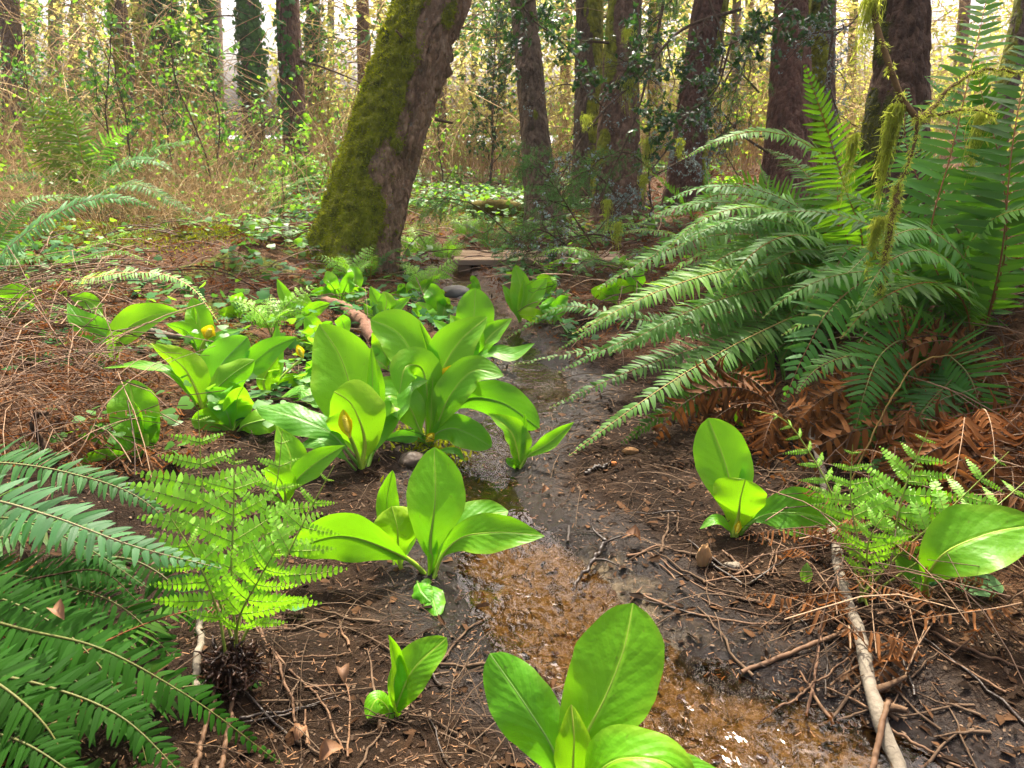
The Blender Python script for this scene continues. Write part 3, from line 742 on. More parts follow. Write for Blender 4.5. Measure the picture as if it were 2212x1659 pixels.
cab_plant((617, 1085), 'skunk cabbage behind the young lady fern with one upright and one slanting leaf', [
    dict(p=[(622, 1050, .0), (628, 990, .02), (598, 920, .04)], w=40, c=.5, pet=.1, r=15, col=(1.1, 1.05, .9)),
    dict(p=[(630, 1050, -.02), (675, 1005, -.02), (745, 962, -.02)], w=32, c=.35, h='c', pet=.15, r=-15),
    dict(p=[(615, 1060, -.04), (600, 1030, -.07), (570, 1012, -.1)], w=34, c=.8, r=165, pet=.1, t='mid'),
    dict(p=[(605, 1085, -.03), (585, 1075, -.05), (560, 1085, -.06)], w=8, c=.3, h='u', pet=.2),
])
cab_plant((1122, 697), 'upright clustered skunk cabbage just in front of the boardwalk', [
    dict(p=[(1120, 670, .0), (1125, 620, .02), (1112, 574, .04)], w=26, c=.5, pet=.05, t='mid'),
    dict(p=[(1128, 680, .0), (1150, 640, .02), (1180, 600, .03)], w=27, c=.5, pet=.1, r=-15, t='mid'),
    dict(p=[(1118, 680, .02), (1100, 640, .02), (1085, 615, .02)], w=16, c=.5, pet=.1, r=20, col=MIDG),
    dict(p=[(1124, 672, -.02), (1130, 640, -.03), (1132, 600, -.03)], w=14, c=1.2, pet=.1, col=YEL),
])
cab_plant((832, 695), 'skunk cabbage with three upright leaves beyond the reddish log end', [
    dict(p=[(825, 670, .0), (812, 645, .0), (800, 618, .0)], w=20, c=.5, pet=.05),
    dict(p=[(838, 675, .0), (862, 660, .0), (888, 640, .0)], w=16, c=.6, pet=.1, r=-30),
    dict(p=[(832, 670, -.02), (835, 650, -.02), (828, 630, -.02)], w=26, c=.6, r=180, pet=.1, t='mid'),
    dict(p=[(820, 690, -.02), (800, 675, -.03), (785, 655, -.03)], w=14, c=.6, pet=.1),
])
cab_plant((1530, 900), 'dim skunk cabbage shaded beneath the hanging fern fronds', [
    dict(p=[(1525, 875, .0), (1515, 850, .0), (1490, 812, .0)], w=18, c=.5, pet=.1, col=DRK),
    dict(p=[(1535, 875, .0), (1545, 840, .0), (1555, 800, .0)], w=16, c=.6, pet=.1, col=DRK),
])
cab_plant((1600, 920), 'narrow folded skunk cabbage shoot behind the lone oval-leaved one', [
    dict(p=[(1596, 905, .0), (1590, 890, .0), (1584, 880, .0)], w=11, c=.6, pet=.1), dict(p=[(1602, 905, .0), (1606, 890, .0), (1610, 872, .0)], w=12, c=.9, pet=.1)])
cab_plant((25, 705), 'skunk cabbage half cut by the frame among brown bracken stems', [
    dict(p=[(25, 680, .0), (35, 650, .0), (40, 612, .0)], w=42, c=.3, pet=.1, t='round', r=-10), dict(p=[(15, 690, .0), (0, 660, 0), (-25, 640, .0)], w=30, c=.4, pet=.1)])
_small = [(750, 735, 'by the reddish log tip'), (775, 640, 'in front of the leaning trunk roots'), (735, 655, 'on needles below the leaning trunk'), (690, 760, 'hidden behind the tallest clump leaf'),
          (885, 660, 'at the head of the bare mud'), (955, 700, 'leaning over the narrow stream head'), (1040, 640, 'at the waters edge below the boardwalk'), (1335, 660, 'under the arching fern beside the boardwalk end'),
          (1185, 650, 'on the far bank near the boardwalk'), (690, 850, 'dark low one behind the tall hooded clump'), (1195, 700, 'shaded one on the far fern bank'), (1380, 640, 'deep under the far fern fronds'),
          (840, 800, 'between the two tall middle clumps'), (905, 655, 'pale one beside the grey stone'), (520, 690, 'near the yellow flowered plant and branch'), (505, 930, 'dark flat one behind the young lady fern')]
for i, (x, y, w) in enumerate(_small):
    r_ = random.Random(i * 5 + 1)
    k = 13 + r_.random() * 9 + (y - 600) * .06
    Ls = []
    for j in range(r_.choice([2, 3, 3, 4])):
        a = -70 + 46 * j + r_.uniform(-12, 12)
        l = k * r_.uniform(2.2, 3.6)
        dx, dy = math.sin(math.radians(a)) * l, -math.cos(math.radians(a)) * l * .8 - 6
        Ls.append(dict(p=[(x + dx * .25, y + dy * .45, r_.uniform(-.03, .03)), (x + dx * .6, y + dy * .85, r_.uniform(-.05, .05)), (x + dx, y + dy, r_.uniform(-.08, .08))], w=k * r_.uniform(.7, 1.15),
                       c=r_.uniform(.3, .9), pet=.12, r=r_.choice([0, 0, 20, -20, 160]), t=r_.choice(['point', 'mid', 'round']), col=r_.choice([(1, 1, 1), MIDG, YEL, (.8, .92, 1.4)])))
    cab_plant((x, y), f'young skunk cabbage, the {w}' if w[0] in 'dps' and ' one' in w else f'young skunk cabbage {w}', Ls)
# ---------------------------------------------------------------- ferns
def frond(mb, P, plen, hint, n=42, ang=12, droop=1.0, wr=.30, stalk=.12, rad=.004, tmpl=PINNA, seed=0, jit=.15, prof='sword', fold=.0, wd=.40, matb=0, matr=1, gaps=.03):
    Q = spline(P, 70); T = tang(Q)
    hint = np.asarray(hint, float)
    N = unit(hint - T * np.sum(hint * T, -1, keepdims=True))
    S = np.cross(T, N)
    r = np.random.default_rng(abs(int(seed)))
    Ltot = np.linalg.norm(np.diff(Q, axis=0), axis=1).sum()
    s = np.linspace(stalk, .995, n)
    i = np.clip((s * 69), 0, 69)
    pick = lambda A: np.stack([np.interp(i, np.arange(70), A[:, c]) for c in range(3)], 1)
    q, t, nn, ss = pick(Q), unit(pick(T)), unit(pick(N)), unit(pick(S))
    x = (s - stalk) / (1 - stalk)
    pr = np.minimum(1, .62 + x * 1.9) * (1 - np.clip((x - .30) / .70, 0, 1) ** 1.55) + .02
    sp = Ltot * (1 - stalk) / n
    for sd in (-1, 1):
        keep = r.random(n) > gaps
        a = np.radians(ang + 38 * x ** 2 + r.normal(size=n) * 6)[:, None]
        L = plen * pr * (1 + r.normal(size=n) * jit)
        D = unit(np.cos(a) * ss * sd + np.sin(a) * t + nn * (fold + r.normal(size=n) * .07)[:, None])
        tw = (r.normal(size=n) * .32 + .12)[:, None]
        Nn = unit(nn + tw * t)
        W = np.minimum(sp * wd, plen * .10) * (.75 + .25 * pr) * wr / .30
        v, f, uv = tmpl
        v2 = v.copy(); v2[:, 2] *= droop
        if sd < 0: f2 = f[:, ::-1]
        else: f2 = f
        # S is t x n ; keep the blade's upper face on the hint's side for both rows
        mb.inst((v2, f, uv), (q + sd * ss * rad * .5)[keep], D[keep], Nn[keep], L[keep], np.broadcast_to(W, (n,))[keep], matb, r.random(n)[keep])
    mb.tube(Q, rad * (1.05 - .85 * np.linspace(0, 1, 70)), 6, mat=matr, rnd=r.random())

def lady_frond(mb, P, plen, hint, n=15, m=13, seed=0, stalk=.22, rad=.003, ang=18, droop=.25, curl=0.0, gaps=0.0):
    Q = spline(P, 70); T = tang(Q); hint = np.asarray(hint, float)
    N = unit(hint - T * np.sum(hint * T, -1, keepdims=True)); S = np.cross(T, N)
    r = np.random.default_rng(abs(int(seed)))
    for k in range(n):
        x = (k + .5) / n
        s = stalk + (1 - stalk) * x
        i = int(s * 69)
        pr = min(1, .45 + x * 2.2) * (1 - max(0, (x - .3) / .7) ** 1.4) + .04
        for sd in (-1, 1):
            if r.random() < gaps: continue
            L = plen * pr * (1 + r.normal() * .1)
            a = math.radians(ang + r.normal() * 6)
            D = unit(math.cos(a) * S[i] * sd + math.sin(a) * T[i] + N[i] * r.normal() * .12)
            u = np.linspace(0, 1, 8)[:, None]
            q = Q[i] + D * L * u - N[i] * (L * droop * u ** 2) + T[i] * L * .12 * u ** 2 - np.array([0, 0, 1.0]) * L * .12 * u ** 2
            mb.tube(q, .0012 * (1.1 - u[:, 0]), 3, mat=1)
            mm = max(4, int(m * (pr * .6 + .4)))
            w = np.linspace(.05, .98, mm)
            pi = np.stack([np.interp(w, u[:, 0], q[:, c]) for c in range(3)], 1)
            tt = tang(pi); n2 = unit(N[i] - tt * np.sum(N[i] * tt, -1, keepdims=True)); s2 = np.cross(tt, n2)
            l2 = L * .17 * np.minimum(1, .7 + w) * (1 - w ** 2.2) + L * .02
            for s3 in (-1, 1):
                D2 = unit(s3 * s2 + tt * .35 + n2 * r.normal(size=(mm, 1)) * .15)
                mb.inst(PINNULE, pi, D2, n2, l2, np.minimum(L / mm * .5, l2 * .6), 0, r.random(mm))
    mb.tube(Q, rad * (1.05 - .8 * np.linspace(0, 1, 70)), 6, mat=1)

UP = np.array([0, 0, 1.0])
def px_pts(pts): return np.array([at(*p) for p in pts])
def px_hint(pts, mode):
    m = at(*pts[len(pts) // 2]); cam = unit(CAM - m)
    if isinstance(mode, str):
        return {'c': cam, 'u': unit(cam * .45 + UP * .8), 'z': UP, 'b': -cam}[mode]
    return np.asarray(mode, float)

def fern_thing(base, label, traced, auto=(), dead=(), group=None, name='sword_fern', mat='sword', cat='fern', wd=.41, tint=1.0):
    b = np.asarray(base, float)
    t = thing(name, label, cat, b, group)
    sd = int(abs(b[0] * 1000 + b[1] * 77))
    for k, F in enumerate(traced):
        P = px_pts(F['p'])
        if F.get('root', True): P = np.concatenate([[b + RNG.normal(size=3) * .02], P])
        d = F['p'][len(F['p']) // 2][2]
        Ltot = np.linalg.norm(np.diff(P, axis=0), axis=1).sum()
        pl = F['w'] / FPX * d
        mb = MB()
        frond(mb, P, pl, px_hint(F['p'], F.get('h', 'u')), n=F.get('n', int(np.clip(Ltot / (pl * .18), 28, 80))), ang=F.get('a', 12), droop=F.get('dr', 1.0), stalk=F.get('s', .14), rad=F.get('rad', .0036), seed=sd + k, fold=F.get('fold', 0), wd=F.get('wd', wd), gaps=F.get('g', .03))
        mb.build('frond', [M[mat], M['rachisbrown' if F.get('br') else 'rachis']], t, b, color=F.get('col', (1, 1, 1)))
    for k, (az, L, e0, e1, w) in enumerate(auto):
        P = arch(b, az, L, e0, e1)
        mb = MB()
        nn = UP if e0 < 75 else np.array([math.cos(az), math.sin(az), .3])
        frond(mb, P, w, nn + .25 * unit(CAM - b) * [1, 1, 0], n=int(np.clip(L / (w * .18), 26, 68)), seed=sd + 100 + k, droop=1.2, rad=.0034)
        c = tint * (.8 + .4 * random.random()); yl = 1.5 if k % 3 == 1 else 1  # every third frond tinted yellower to suggest backlight
        mb.build('frond', [M[mat], M['rachisbrown' if k % 2 else 'rachis']], t, b, color=(c * yl, c * (yl * .5 + .5) * (.95 + .1 * random.random()), c * random.uniform(.7, 1.4)))
    for k, (az, L, e0, e1, w) in enumerate(dead):
        P = arch(b, az, L, e0, e1)
        mb = MB()
        frond(mb, P, w, UP * .3 + np.array([math.cos(az), math.sin(az), 0]), n=int(np.clip(L / (w * .3), 20, 40)), seed=sd + 200 + k, droop=1.5, tmpl=PINNA_CURL, jit=.35, gaps=.25, rad=.0028)
        mb.build('withered_frond', [M['dead'], M['deadstem']], t, b, label='withered brown curled frond hanging at the base', color=(*[random.uniform(.7, 1.5)] * 3,))
    return t

def arch(b, az, L, e0, e1, n=9):
    """a rachis leaving b at elevation e0 and bending to e1 (degrees) over its length L"""
    P = [np.array(b, float)]
    az = az + .0
    for i in range(n):
        u = i / (n - 1)
        e = math.radians(e0 + (e1 - e0) * u ** 1.1)
        a = az + .15 * math.sin(u * 3 + L * 9)
        P.append(P[-1] + L / n * np.array([math.cos(e) * math.cos(a), math.cos(e) * math.sin(a), math.sin(e)]))
    return np.array(P)

def R(*a): return [math.radians(x) for x in a]
def onground(px, py, d):
    p = at(px, py, d); p[2] = Hs(p[0], p[1]); return p

# --- the big clump whose fronds reach over the stream
bA = onground(1850, 600, 3.55)
WHT = (1.5, 1.25, 1.4)
fern_thing(bA, 'great sword fern at the bank top whose long pale fronds reach over the stream', [
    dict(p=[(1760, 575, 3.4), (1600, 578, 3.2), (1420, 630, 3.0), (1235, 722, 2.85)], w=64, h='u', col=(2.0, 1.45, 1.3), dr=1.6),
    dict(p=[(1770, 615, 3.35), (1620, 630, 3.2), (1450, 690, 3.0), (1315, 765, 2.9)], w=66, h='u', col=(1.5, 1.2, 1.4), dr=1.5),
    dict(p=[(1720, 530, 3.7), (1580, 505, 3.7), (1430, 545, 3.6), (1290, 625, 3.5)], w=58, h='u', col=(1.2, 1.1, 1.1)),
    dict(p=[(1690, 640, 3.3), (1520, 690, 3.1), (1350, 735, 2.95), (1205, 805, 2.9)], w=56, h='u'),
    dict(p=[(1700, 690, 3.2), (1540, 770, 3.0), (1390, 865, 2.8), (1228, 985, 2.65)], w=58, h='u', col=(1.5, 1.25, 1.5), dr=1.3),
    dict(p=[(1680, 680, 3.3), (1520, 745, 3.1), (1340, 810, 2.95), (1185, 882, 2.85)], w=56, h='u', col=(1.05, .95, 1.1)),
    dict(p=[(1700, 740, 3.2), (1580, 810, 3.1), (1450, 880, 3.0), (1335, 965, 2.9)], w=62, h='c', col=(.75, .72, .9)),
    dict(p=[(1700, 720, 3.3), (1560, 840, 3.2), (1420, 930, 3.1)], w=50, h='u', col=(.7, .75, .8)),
    dict(p=[(1650, 560, 3.6), (1480, 600, 3.5), (1330, 680, 3.4), (1200, 760, 3.35)], w=42, h='u'),
    dict(p=[(1500, 700, 3.4), (1380, 690, 3.4), (1210, 665, 3.5), (1090, 735, 3.5)], w=40, h='u', g=.15),
    dict(p=[(1560, 660, 3.4), (1390, 730, 3.3), (1250, 760, 3.2), (1100, 790, 3.1)], w=34, h='u', g=.3),
    dict(p=[(1780, 500, 3.6), (1650, 430, 3.6), (1560, 420, 3.6), (1450, 470, 3.5)], w=56, h='u', col=(1.3, 1.2, .8), br=1),  # yellow tint of these upper fronds stands for backlight
    dict(p=[(1790, 520, 3.6), (1700, 440, 3.7), (1620, 400, 3.8), (1545, 395, 3.8)], w=60, h='c', col=(1.2, 1.1, .7), br=1),
    dict(p=[(1810, 440, 3.6), (1815, 400, 3.6), (1780, 340, 3.5), (1660, 285, 3.4), (1550, 305, 3.3), (1466, 348, 3.3)], w=44, h=(-.1, -.5, 1), col=(1.5, 1.3, .8), a=16, br=1),
    dict(p=[(1830, 520, 3.4), (1810, 440, 3.4), (1835, 330, 3.5), (1860, 300, 3.5)], w=88, h='c', col=(1.3, 1.15, .8), br=1),
    dict(p=[(1860, 500, 3.3), (1830, 420, 3.2), (1790, 290, 3.1), (1738, 140, 3.1)], w=76, h='b', col=(1.2, 1.1, .6), br=1),
    dict(p=[(1780, 560, 3.5), (1720, 480, 3.6), (1640, 500, 3.6), (1560, 570, 3.6)], w=70, h='u', col=(1.1, 1.0, .8), br=1),
], auto=[(*R(192), 1.25, 48, -35, .12), (*R(208), 1.15, 44, -42, .12), (*R(178), 1.2, 55, -25, .12), (*R(218), 1.1, 55, -50, .12), (*R(198), 1.2, 60, -35, .12), (*R(240), .95, 60, -60, .11), (*R(205), 1.0, 35, -45, .11), (*R(195), .95, 25, -40, .11), (*R(215), .95, 50, -45, .11), (*R(235), .8, 50, -60, .11), (*R(186), 1.0, 42, -35, .11), (*R(222), .8, 15, -45, .10), (*R(210), .75, 5, -45, .10), (*R(140), .9, 50, -20, .11), (*R(200), 1.1, 55, -30, .11), (*R(170), .9, 40, -35, .11), (*R(230), .85, 45, -45, .11), (*R(150), 1.0, 62, -10, .12), (*R(120), 1.0, 70, 10, .12), (*R(215), .7, 25, -40, .10), (*R(245), .75, 30, -50, .11), (*R(190), .8, 20, -30, .10), (*R(260), .7, 40, -55, .11), (*R(180), 1.15, 66, -22, .12), (*R(165), .75, 18, -20, .11)],
   dead=[(*R(200), .6, -5, -60, .08), (*R(225), .6, 5, -70, .08), (*R(245), .55, 0, -70, .08), (*R(260), .6, 10, -75, .08), (*R(185), .6, -5, -40, .08), (*R(280), .5, 5, -75, .08), (*R(170), .55, -5, -35, .07)])
# --- the tall clump nearer the camera at the right edge
bB = onground(2120, 640, 2.75)
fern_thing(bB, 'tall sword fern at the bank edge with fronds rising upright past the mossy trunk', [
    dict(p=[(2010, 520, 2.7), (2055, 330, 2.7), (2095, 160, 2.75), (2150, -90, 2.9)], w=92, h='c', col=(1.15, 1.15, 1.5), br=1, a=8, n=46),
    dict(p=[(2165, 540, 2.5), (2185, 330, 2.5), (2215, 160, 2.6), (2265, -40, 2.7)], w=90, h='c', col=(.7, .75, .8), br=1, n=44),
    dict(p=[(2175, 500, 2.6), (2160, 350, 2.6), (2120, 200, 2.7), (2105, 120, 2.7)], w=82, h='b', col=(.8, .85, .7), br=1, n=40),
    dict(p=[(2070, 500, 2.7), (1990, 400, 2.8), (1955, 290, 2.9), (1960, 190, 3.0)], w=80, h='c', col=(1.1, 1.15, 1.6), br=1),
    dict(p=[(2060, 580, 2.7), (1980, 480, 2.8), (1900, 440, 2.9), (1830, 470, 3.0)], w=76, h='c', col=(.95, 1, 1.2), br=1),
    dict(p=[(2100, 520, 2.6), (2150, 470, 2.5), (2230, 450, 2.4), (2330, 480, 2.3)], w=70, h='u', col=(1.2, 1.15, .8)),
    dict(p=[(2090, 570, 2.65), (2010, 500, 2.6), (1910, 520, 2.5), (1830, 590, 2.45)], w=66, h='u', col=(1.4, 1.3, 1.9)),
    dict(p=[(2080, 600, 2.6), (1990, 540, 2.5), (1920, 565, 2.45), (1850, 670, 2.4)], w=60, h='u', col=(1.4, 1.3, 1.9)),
], auto=[(*R(195), 1.0, 55, -40, .12), (*R(210), .9, 60, -45, .12), (*R(165), 1.1, 65, -20, .12), (*R(90), 1.2, 80, 30, .13), (*R(100), 1.0, 75, 20, .12), (*R(70), .95, 65, 10, .12), (*R(140), .9, 70, 5, .12), (*R(60), .8, 50, -10, .11), (*R(160), .8, 50, -20, .11), (*R(30), .8, 60, -10, .11), (*R(180), .8, 40, -35, .11)],
   dead=[(*R(230), .6, 10, -75, .08), (*R(250), .65, 15, -80, .09), (*R(265), .6, 20, -80, .08), (*R(280), .65, 10, -78, .09), (*R(300), .6, 10, -75, .08), (*R(215), .6, 5, -60, .08), (*R(240), .5, 0, -60, .08), (*R(330), .6, 10, -70, .08)])
# --- the lower clump hanging down the bank
bC = onground(1985, 770, 2.75)
fern_thing(bC, 'dark sword fern hanging down the bank face over withered brown fronds', [
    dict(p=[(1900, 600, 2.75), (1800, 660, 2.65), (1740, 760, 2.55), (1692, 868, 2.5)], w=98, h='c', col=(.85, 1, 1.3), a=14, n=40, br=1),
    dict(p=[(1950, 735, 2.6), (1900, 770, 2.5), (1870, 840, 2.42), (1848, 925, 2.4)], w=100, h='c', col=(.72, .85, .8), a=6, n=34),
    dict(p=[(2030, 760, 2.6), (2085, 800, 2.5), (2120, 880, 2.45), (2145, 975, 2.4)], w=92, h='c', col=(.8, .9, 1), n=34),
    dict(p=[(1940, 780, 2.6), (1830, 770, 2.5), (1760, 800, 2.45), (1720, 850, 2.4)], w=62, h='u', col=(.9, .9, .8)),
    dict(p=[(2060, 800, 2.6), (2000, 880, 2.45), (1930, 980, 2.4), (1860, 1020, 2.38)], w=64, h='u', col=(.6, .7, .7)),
], auto=[(*R(250), .6, 30, -60, .11), (*R(270), .6, 20, -60, .11), (*R(225), .6, 20, -50, .10), (*R(300), .6, 30, -50, .11)],
   dead=[(*R(220 + 14 * i), .45 + .12 * (i % 3), 15 - 5 * (i % 4), -80, .08) for i in range(9)])
for (x_, y_, lab) in [(2.75, 2.35, 'sword fern on the bank beyond the frame edge, nearer one'), (3.3, 3.5, 'sword fern on the bank beyond the frame edge, farther one')]:
    fern_thing(np.array([x_, y_, Hs(x_, y_)]), lab, [], [(math.radians(a), .85, 60 - (a % 40), -25, .11) for a in range(0, 360, 36)], [(math.radians(a), .5, 5, -60, .07) for a in range(10, 360, 60)])
# --- withered brown clumps under and beside the green ones
for k, (px, py, d, az, lab) in enumerate([(2040, 640, 2.55, 255, 'rust-brown withered fern hanging below the tall upright fronds'), (2160, 690, 2.35, 250, 'rust-brown curled fern at the frame edge on the bank face'), (2110, 830, 2.35, 260, 'dry brown fern heap between the dark hanging fronds'),
        (2195, 930, 2.2, 240, 'withered fern low on the bank by the frame edge'), (1690, 880, 2.85, 230, 'brown dead fern under the long reaching fronds'), (2190, 590, 2.5, 250, 'upper withered fern behind the tall fronds')]):
    b_ = onground(px, py, d)
    t_ = thing('withered_fern', lab, 'dead fern', b_)
    for j in range(14):
        P = arch(b_ + [0, 0, .05], math.radians(az + (j - 6.5) * 17 + random.uniform(-8, 8)), random.uniform(.3, .7), random.uniform(0, 50), random.uniform(-85, -55))
        P[1:, 2] = np.maximum(P[1:, 2], H(P[1:, 0], P[1:, 1]) + .012)
        mb = MB(); frond(mb, P, random.uniform(.06, .11), UP * .4 + unit(CAM - b_), n=26, seed=900 + k * 20 + j, droop=1.7, tmpl=PINNA_CURL, jit=.4, gaps=.2, rad=.0024, wd=.55)
        mb.build('frond', [M['dead'], M['deadstem']], t_, b_, color=(*[random.uniform(.6, 1.9)] * 3,))
# --- smaller ferns behind the bank
for (px, py, d, lab, autos) in [
    (1560, 505, 4.9, 'upright light green sword fern before the dark leaning trunk', [(150, .9, 75, 30, .10), (200, .9, 60, -10, .10), (30, .8, 60, -10, .10), (260, .8, 55, -20, .10), (100, .9, 80, 40, .10), (340, .7, 45, -20, .10), (230, .8, 65, 0, .10)]),
    (1690, 470, 5.2, 'sword fern growing at the foot of the twin reddish trunks', [(160, 1.0, 65, -10, .11), (210, .9, 50, -20, .11), (250, .9, 55, -15, .11), (20, .9, 60, -10, .11), (100, .9, 78, 20, .11), (300, .8, 50, -20, .10), (330, .9, 60, 0, .11)]),
    (1330, 590, 5.6, 'low bluish sword fern by the boardwalk end', [(150, .7, 35, -15, .09), (190, .75, 45, -25, .09), (230, .7, 40, -30, .09), (40, .6, 40, -20, .08), (280, .6, 40, -20, .08)]),
    (1260, 540, 7.2, 'dim sword fern before the grey barked trunk beyond the boardwalk', [(170, .7, 55, -20, .08), (220, .7, 45, -20, .08), (280, .6, 45, -20, .08), (20, .7, 55, -10, .08), (330, .7, 50, -10, .08)]),
    (1060, 545, 7.4, 'small sword fern just past the boardwalk in the clearing', [(170, .5, 65, 0, .06), (120, .5, 70, 20, .06), (60, .5, 60, 0, .06), (250, .45, 50, -10, .06), (20, .5, 50, -10, .06)]),
    (2110, 420, 4.4, 'sword fern half hidden behind the mossy trunk on the bank', [(20, 1.0, 70, 10, .11), (340, .9, 60, -5, .11), (60, 1.0, 75, 20, .11), (120, .9, 65, 0, .11), (300, .9, 55, -20, .11), (200, .9, 60, -10, .11)])]:
    p = onground(px, py, d) if d > 4.0 and px > 1400 else gp(px, py)[0]
    fern_thing(p, lab, [], [(math.radians(a), *r) for a, *r in autos], mat='sword')
# --- bottom left corner, frond tints darkened to stand for overhead shade
bD = np.array([-1.12, 1.02, Hs(-1.12, 1.02)])
fern_thing(bD, 'lush sword fern filling the near corner with overlapping shade-darkened fronds', [
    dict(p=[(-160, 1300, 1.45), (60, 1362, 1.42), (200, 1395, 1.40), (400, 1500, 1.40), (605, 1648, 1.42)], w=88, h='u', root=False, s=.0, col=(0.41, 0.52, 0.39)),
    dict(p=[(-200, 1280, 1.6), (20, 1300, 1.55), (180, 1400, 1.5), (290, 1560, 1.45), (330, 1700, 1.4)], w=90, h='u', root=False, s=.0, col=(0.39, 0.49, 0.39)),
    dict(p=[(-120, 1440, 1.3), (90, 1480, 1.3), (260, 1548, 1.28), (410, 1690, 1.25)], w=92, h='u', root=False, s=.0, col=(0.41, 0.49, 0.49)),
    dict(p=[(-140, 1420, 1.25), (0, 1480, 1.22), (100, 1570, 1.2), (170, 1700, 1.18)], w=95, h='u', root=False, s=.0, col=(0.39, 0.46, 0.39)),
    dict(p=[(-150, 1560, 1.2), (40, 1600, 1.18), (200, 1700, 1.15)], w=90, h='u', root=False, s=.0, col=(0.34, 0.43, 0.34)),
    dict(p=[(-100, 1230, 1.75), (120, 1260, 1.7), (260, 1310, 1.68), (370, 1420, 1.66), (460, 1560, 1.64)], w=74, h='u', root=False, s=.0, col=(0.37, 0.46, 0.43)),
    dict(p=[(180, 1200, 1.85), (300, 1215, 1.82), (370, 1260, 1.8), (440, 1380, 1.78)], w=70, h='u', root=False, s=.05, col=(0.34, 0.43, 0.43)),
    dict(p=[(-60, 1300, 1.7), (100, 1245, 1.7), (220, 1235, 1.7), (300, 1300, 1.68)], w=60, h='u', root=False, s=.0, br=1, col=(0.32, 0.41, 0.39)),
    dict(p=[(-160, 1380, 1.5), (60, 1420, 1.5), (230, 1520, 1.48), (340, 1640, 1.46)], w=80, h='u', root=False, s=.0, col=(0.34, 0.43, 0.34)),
], wd=.43, tint=.55, mat='swordshade', auto=[(*R(20), .7, 20, -20, .09), (*R(45), .7, 25, -20, .09), (*R(70), .7, 25, -10, .09), (*R(0), .6, 15, -25, .09)],
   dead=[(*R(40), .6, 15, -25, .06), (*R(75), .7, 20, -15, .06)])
bE = np.array([-1.55, 1.6, Hs(-1.55, 1.6)])
fern_thing(bE, 'sword fern with two broad blue-green fronds arching in over the corner', [
    dict(p=[(-260, 1110, 1.6), (-60, 1075, 1.55), (110, 1115, 1.5), (290, 1180, 1.48), (478, 1228, 1.48)], w=92, h='u', root=False, s=.0, col=(0.79, 0.83, 1.87), n=44),
    dict(p=[(-200, 1020, 1.9), (0, 1000, 1.85), (150, 1022, 1.82), (300, 1075, 1.8), (392, 1150, 1.8)], w=66, h='u', root=False, s=.0, col=(0.65, 0.76, 1.15)),
    dict(p=[(-200, 1160, 1.8), (20, 1120, 1.75), (180, 1180, 1.72), (320, 1270, 1.7)], w=66, h='u', root=False, s=.0, col=(0.43, 0.61, 0.58)),
], wd=.44, auto=[(*R(10), .6, 30, -20, .09)], dead=[(*R(0), .6, 20, -30, .06)])
# --- left middle distance
fern_thing(onground(-60, 600, 4.6), 'fern frond with painted blue sky sheen arching low over the ground by the frame edge', [
    dict(p=[(10, 545, 4.3), (100, 475, 4.2), (200, 432, 4.2), (270, 430, 4.2), (348, 455, 4.2)], w=44, h=(0, -.7, 1), s=.03, col=(1.5, 1.4, 3.2), dr=1.6),  # bluish tint paints the sky's reflection on the frond
    dict(p=[(0, 520, 4.5), (60, 440, 4.6), (120, 425, 4.7), (200, 430, 4.7)], w=30, h='u', col=(1.2, 1.1, 1.2)),
    dict(p=[(-20, 560, 4.4), (70, 560, 4.4), (150, 545, 4.4)], w=26, h='u'),
])
fern_thing(onground(185, 432, 7.4), 'old sword fern with upright bronze-green fronds amid the thicket', [
    dict(p=[(160, 380, 7.3), (110, 290, 7.3), (38, 190, 7.3)], w=50, h='c', col=(1.5, 1.0, .5), br=1), dict(p=[(170, 370, 7.3), (140, 280, 7.3), (98, 195, 7.3)], w=46, h='c', col=(1.6, 1.0, .5), br=1),
    dict(p=[(180, 360, 7.3), (165, 280, 7.3), (130, 200, 7.3)], w=40, h='c', col=(1.5, 1.1, .5), br=1), dict(p=[(150, 390, 7.3), (90, 340, 7.3), (50, 250, 7.3)], w=40, h='c', col=(1.4, .9, .5), br=1),
    dict(p=[(200, 370, 7.4), (230, 310, 7.4), (290, 270, 7.4)], w=40, h='c', col=(1.3, 1.3, 2)), dict(p=[(220, 380, 7.2), (300, 345, 7.1), (360, 360, 7.0), (390, 390, 7)], w=28, h='u', col=(1.2, 1.2, 2.2)),
    dict(p=[(230, 410, 7.0), (300, 400, 6.8), (380, 440, 6.7), (445, 470, 6.6)], w=30, h='u', col=(1.2, 1.2, 2.2)), dict(p=[(240, 390, 7.2), (320, 330, 7.2), (430, 300, 7.2)], w=34, h='u', col=(1.3, 1.3, 1.5)),
    dict(p=[(150, 400, 7.3), (70, 380, 7.2), (-20, 390, 7.1)], w=34, h='u'),
], dead=[(*R(120), .8, 60, -20, .07), (*R(250), .7, 40, -40, .07)])
fern_thing(gp(170, 625)[0], 'fern frond with painted white sky sheen arched over the mossy hummock', [
    dict(p=[(200, 600, 4.05), (290, 588, 4.0), (350, 592, 4.0), (410, 618, 3.95), (475, 700, 3.9)], w=24, h=(.0, -.6, 1), col=(5.5, 3.6, 9.0), dr=1.4, g=.15)], name='sheen_fern')  # very strong pale tint paints a white sky reflection
fern_thing(gp(200, 530)[0], 'yellow-green fern frond lying flat over brown litter', [
    dict(p=[(220, 522, 5.2), (290, 500, 5.2), (362, 492, 5.2)], w=20, h='u', col=(1.6, 1.4, .6)), dict(p=[(170, 560, 5.0), (260, 545, 4.9), (340, 575, 4.8)], w=24, h='u', col=(1.2, 1.2, .5))])
fern_thing(gp(600, 455)[0], 'sunlit bright green fern before the ivy-grown reddish trunk', [], [(*R(a), .7, 65, -5, .08) for a in (30, 80, 120, 170, 220, 280, 330)])
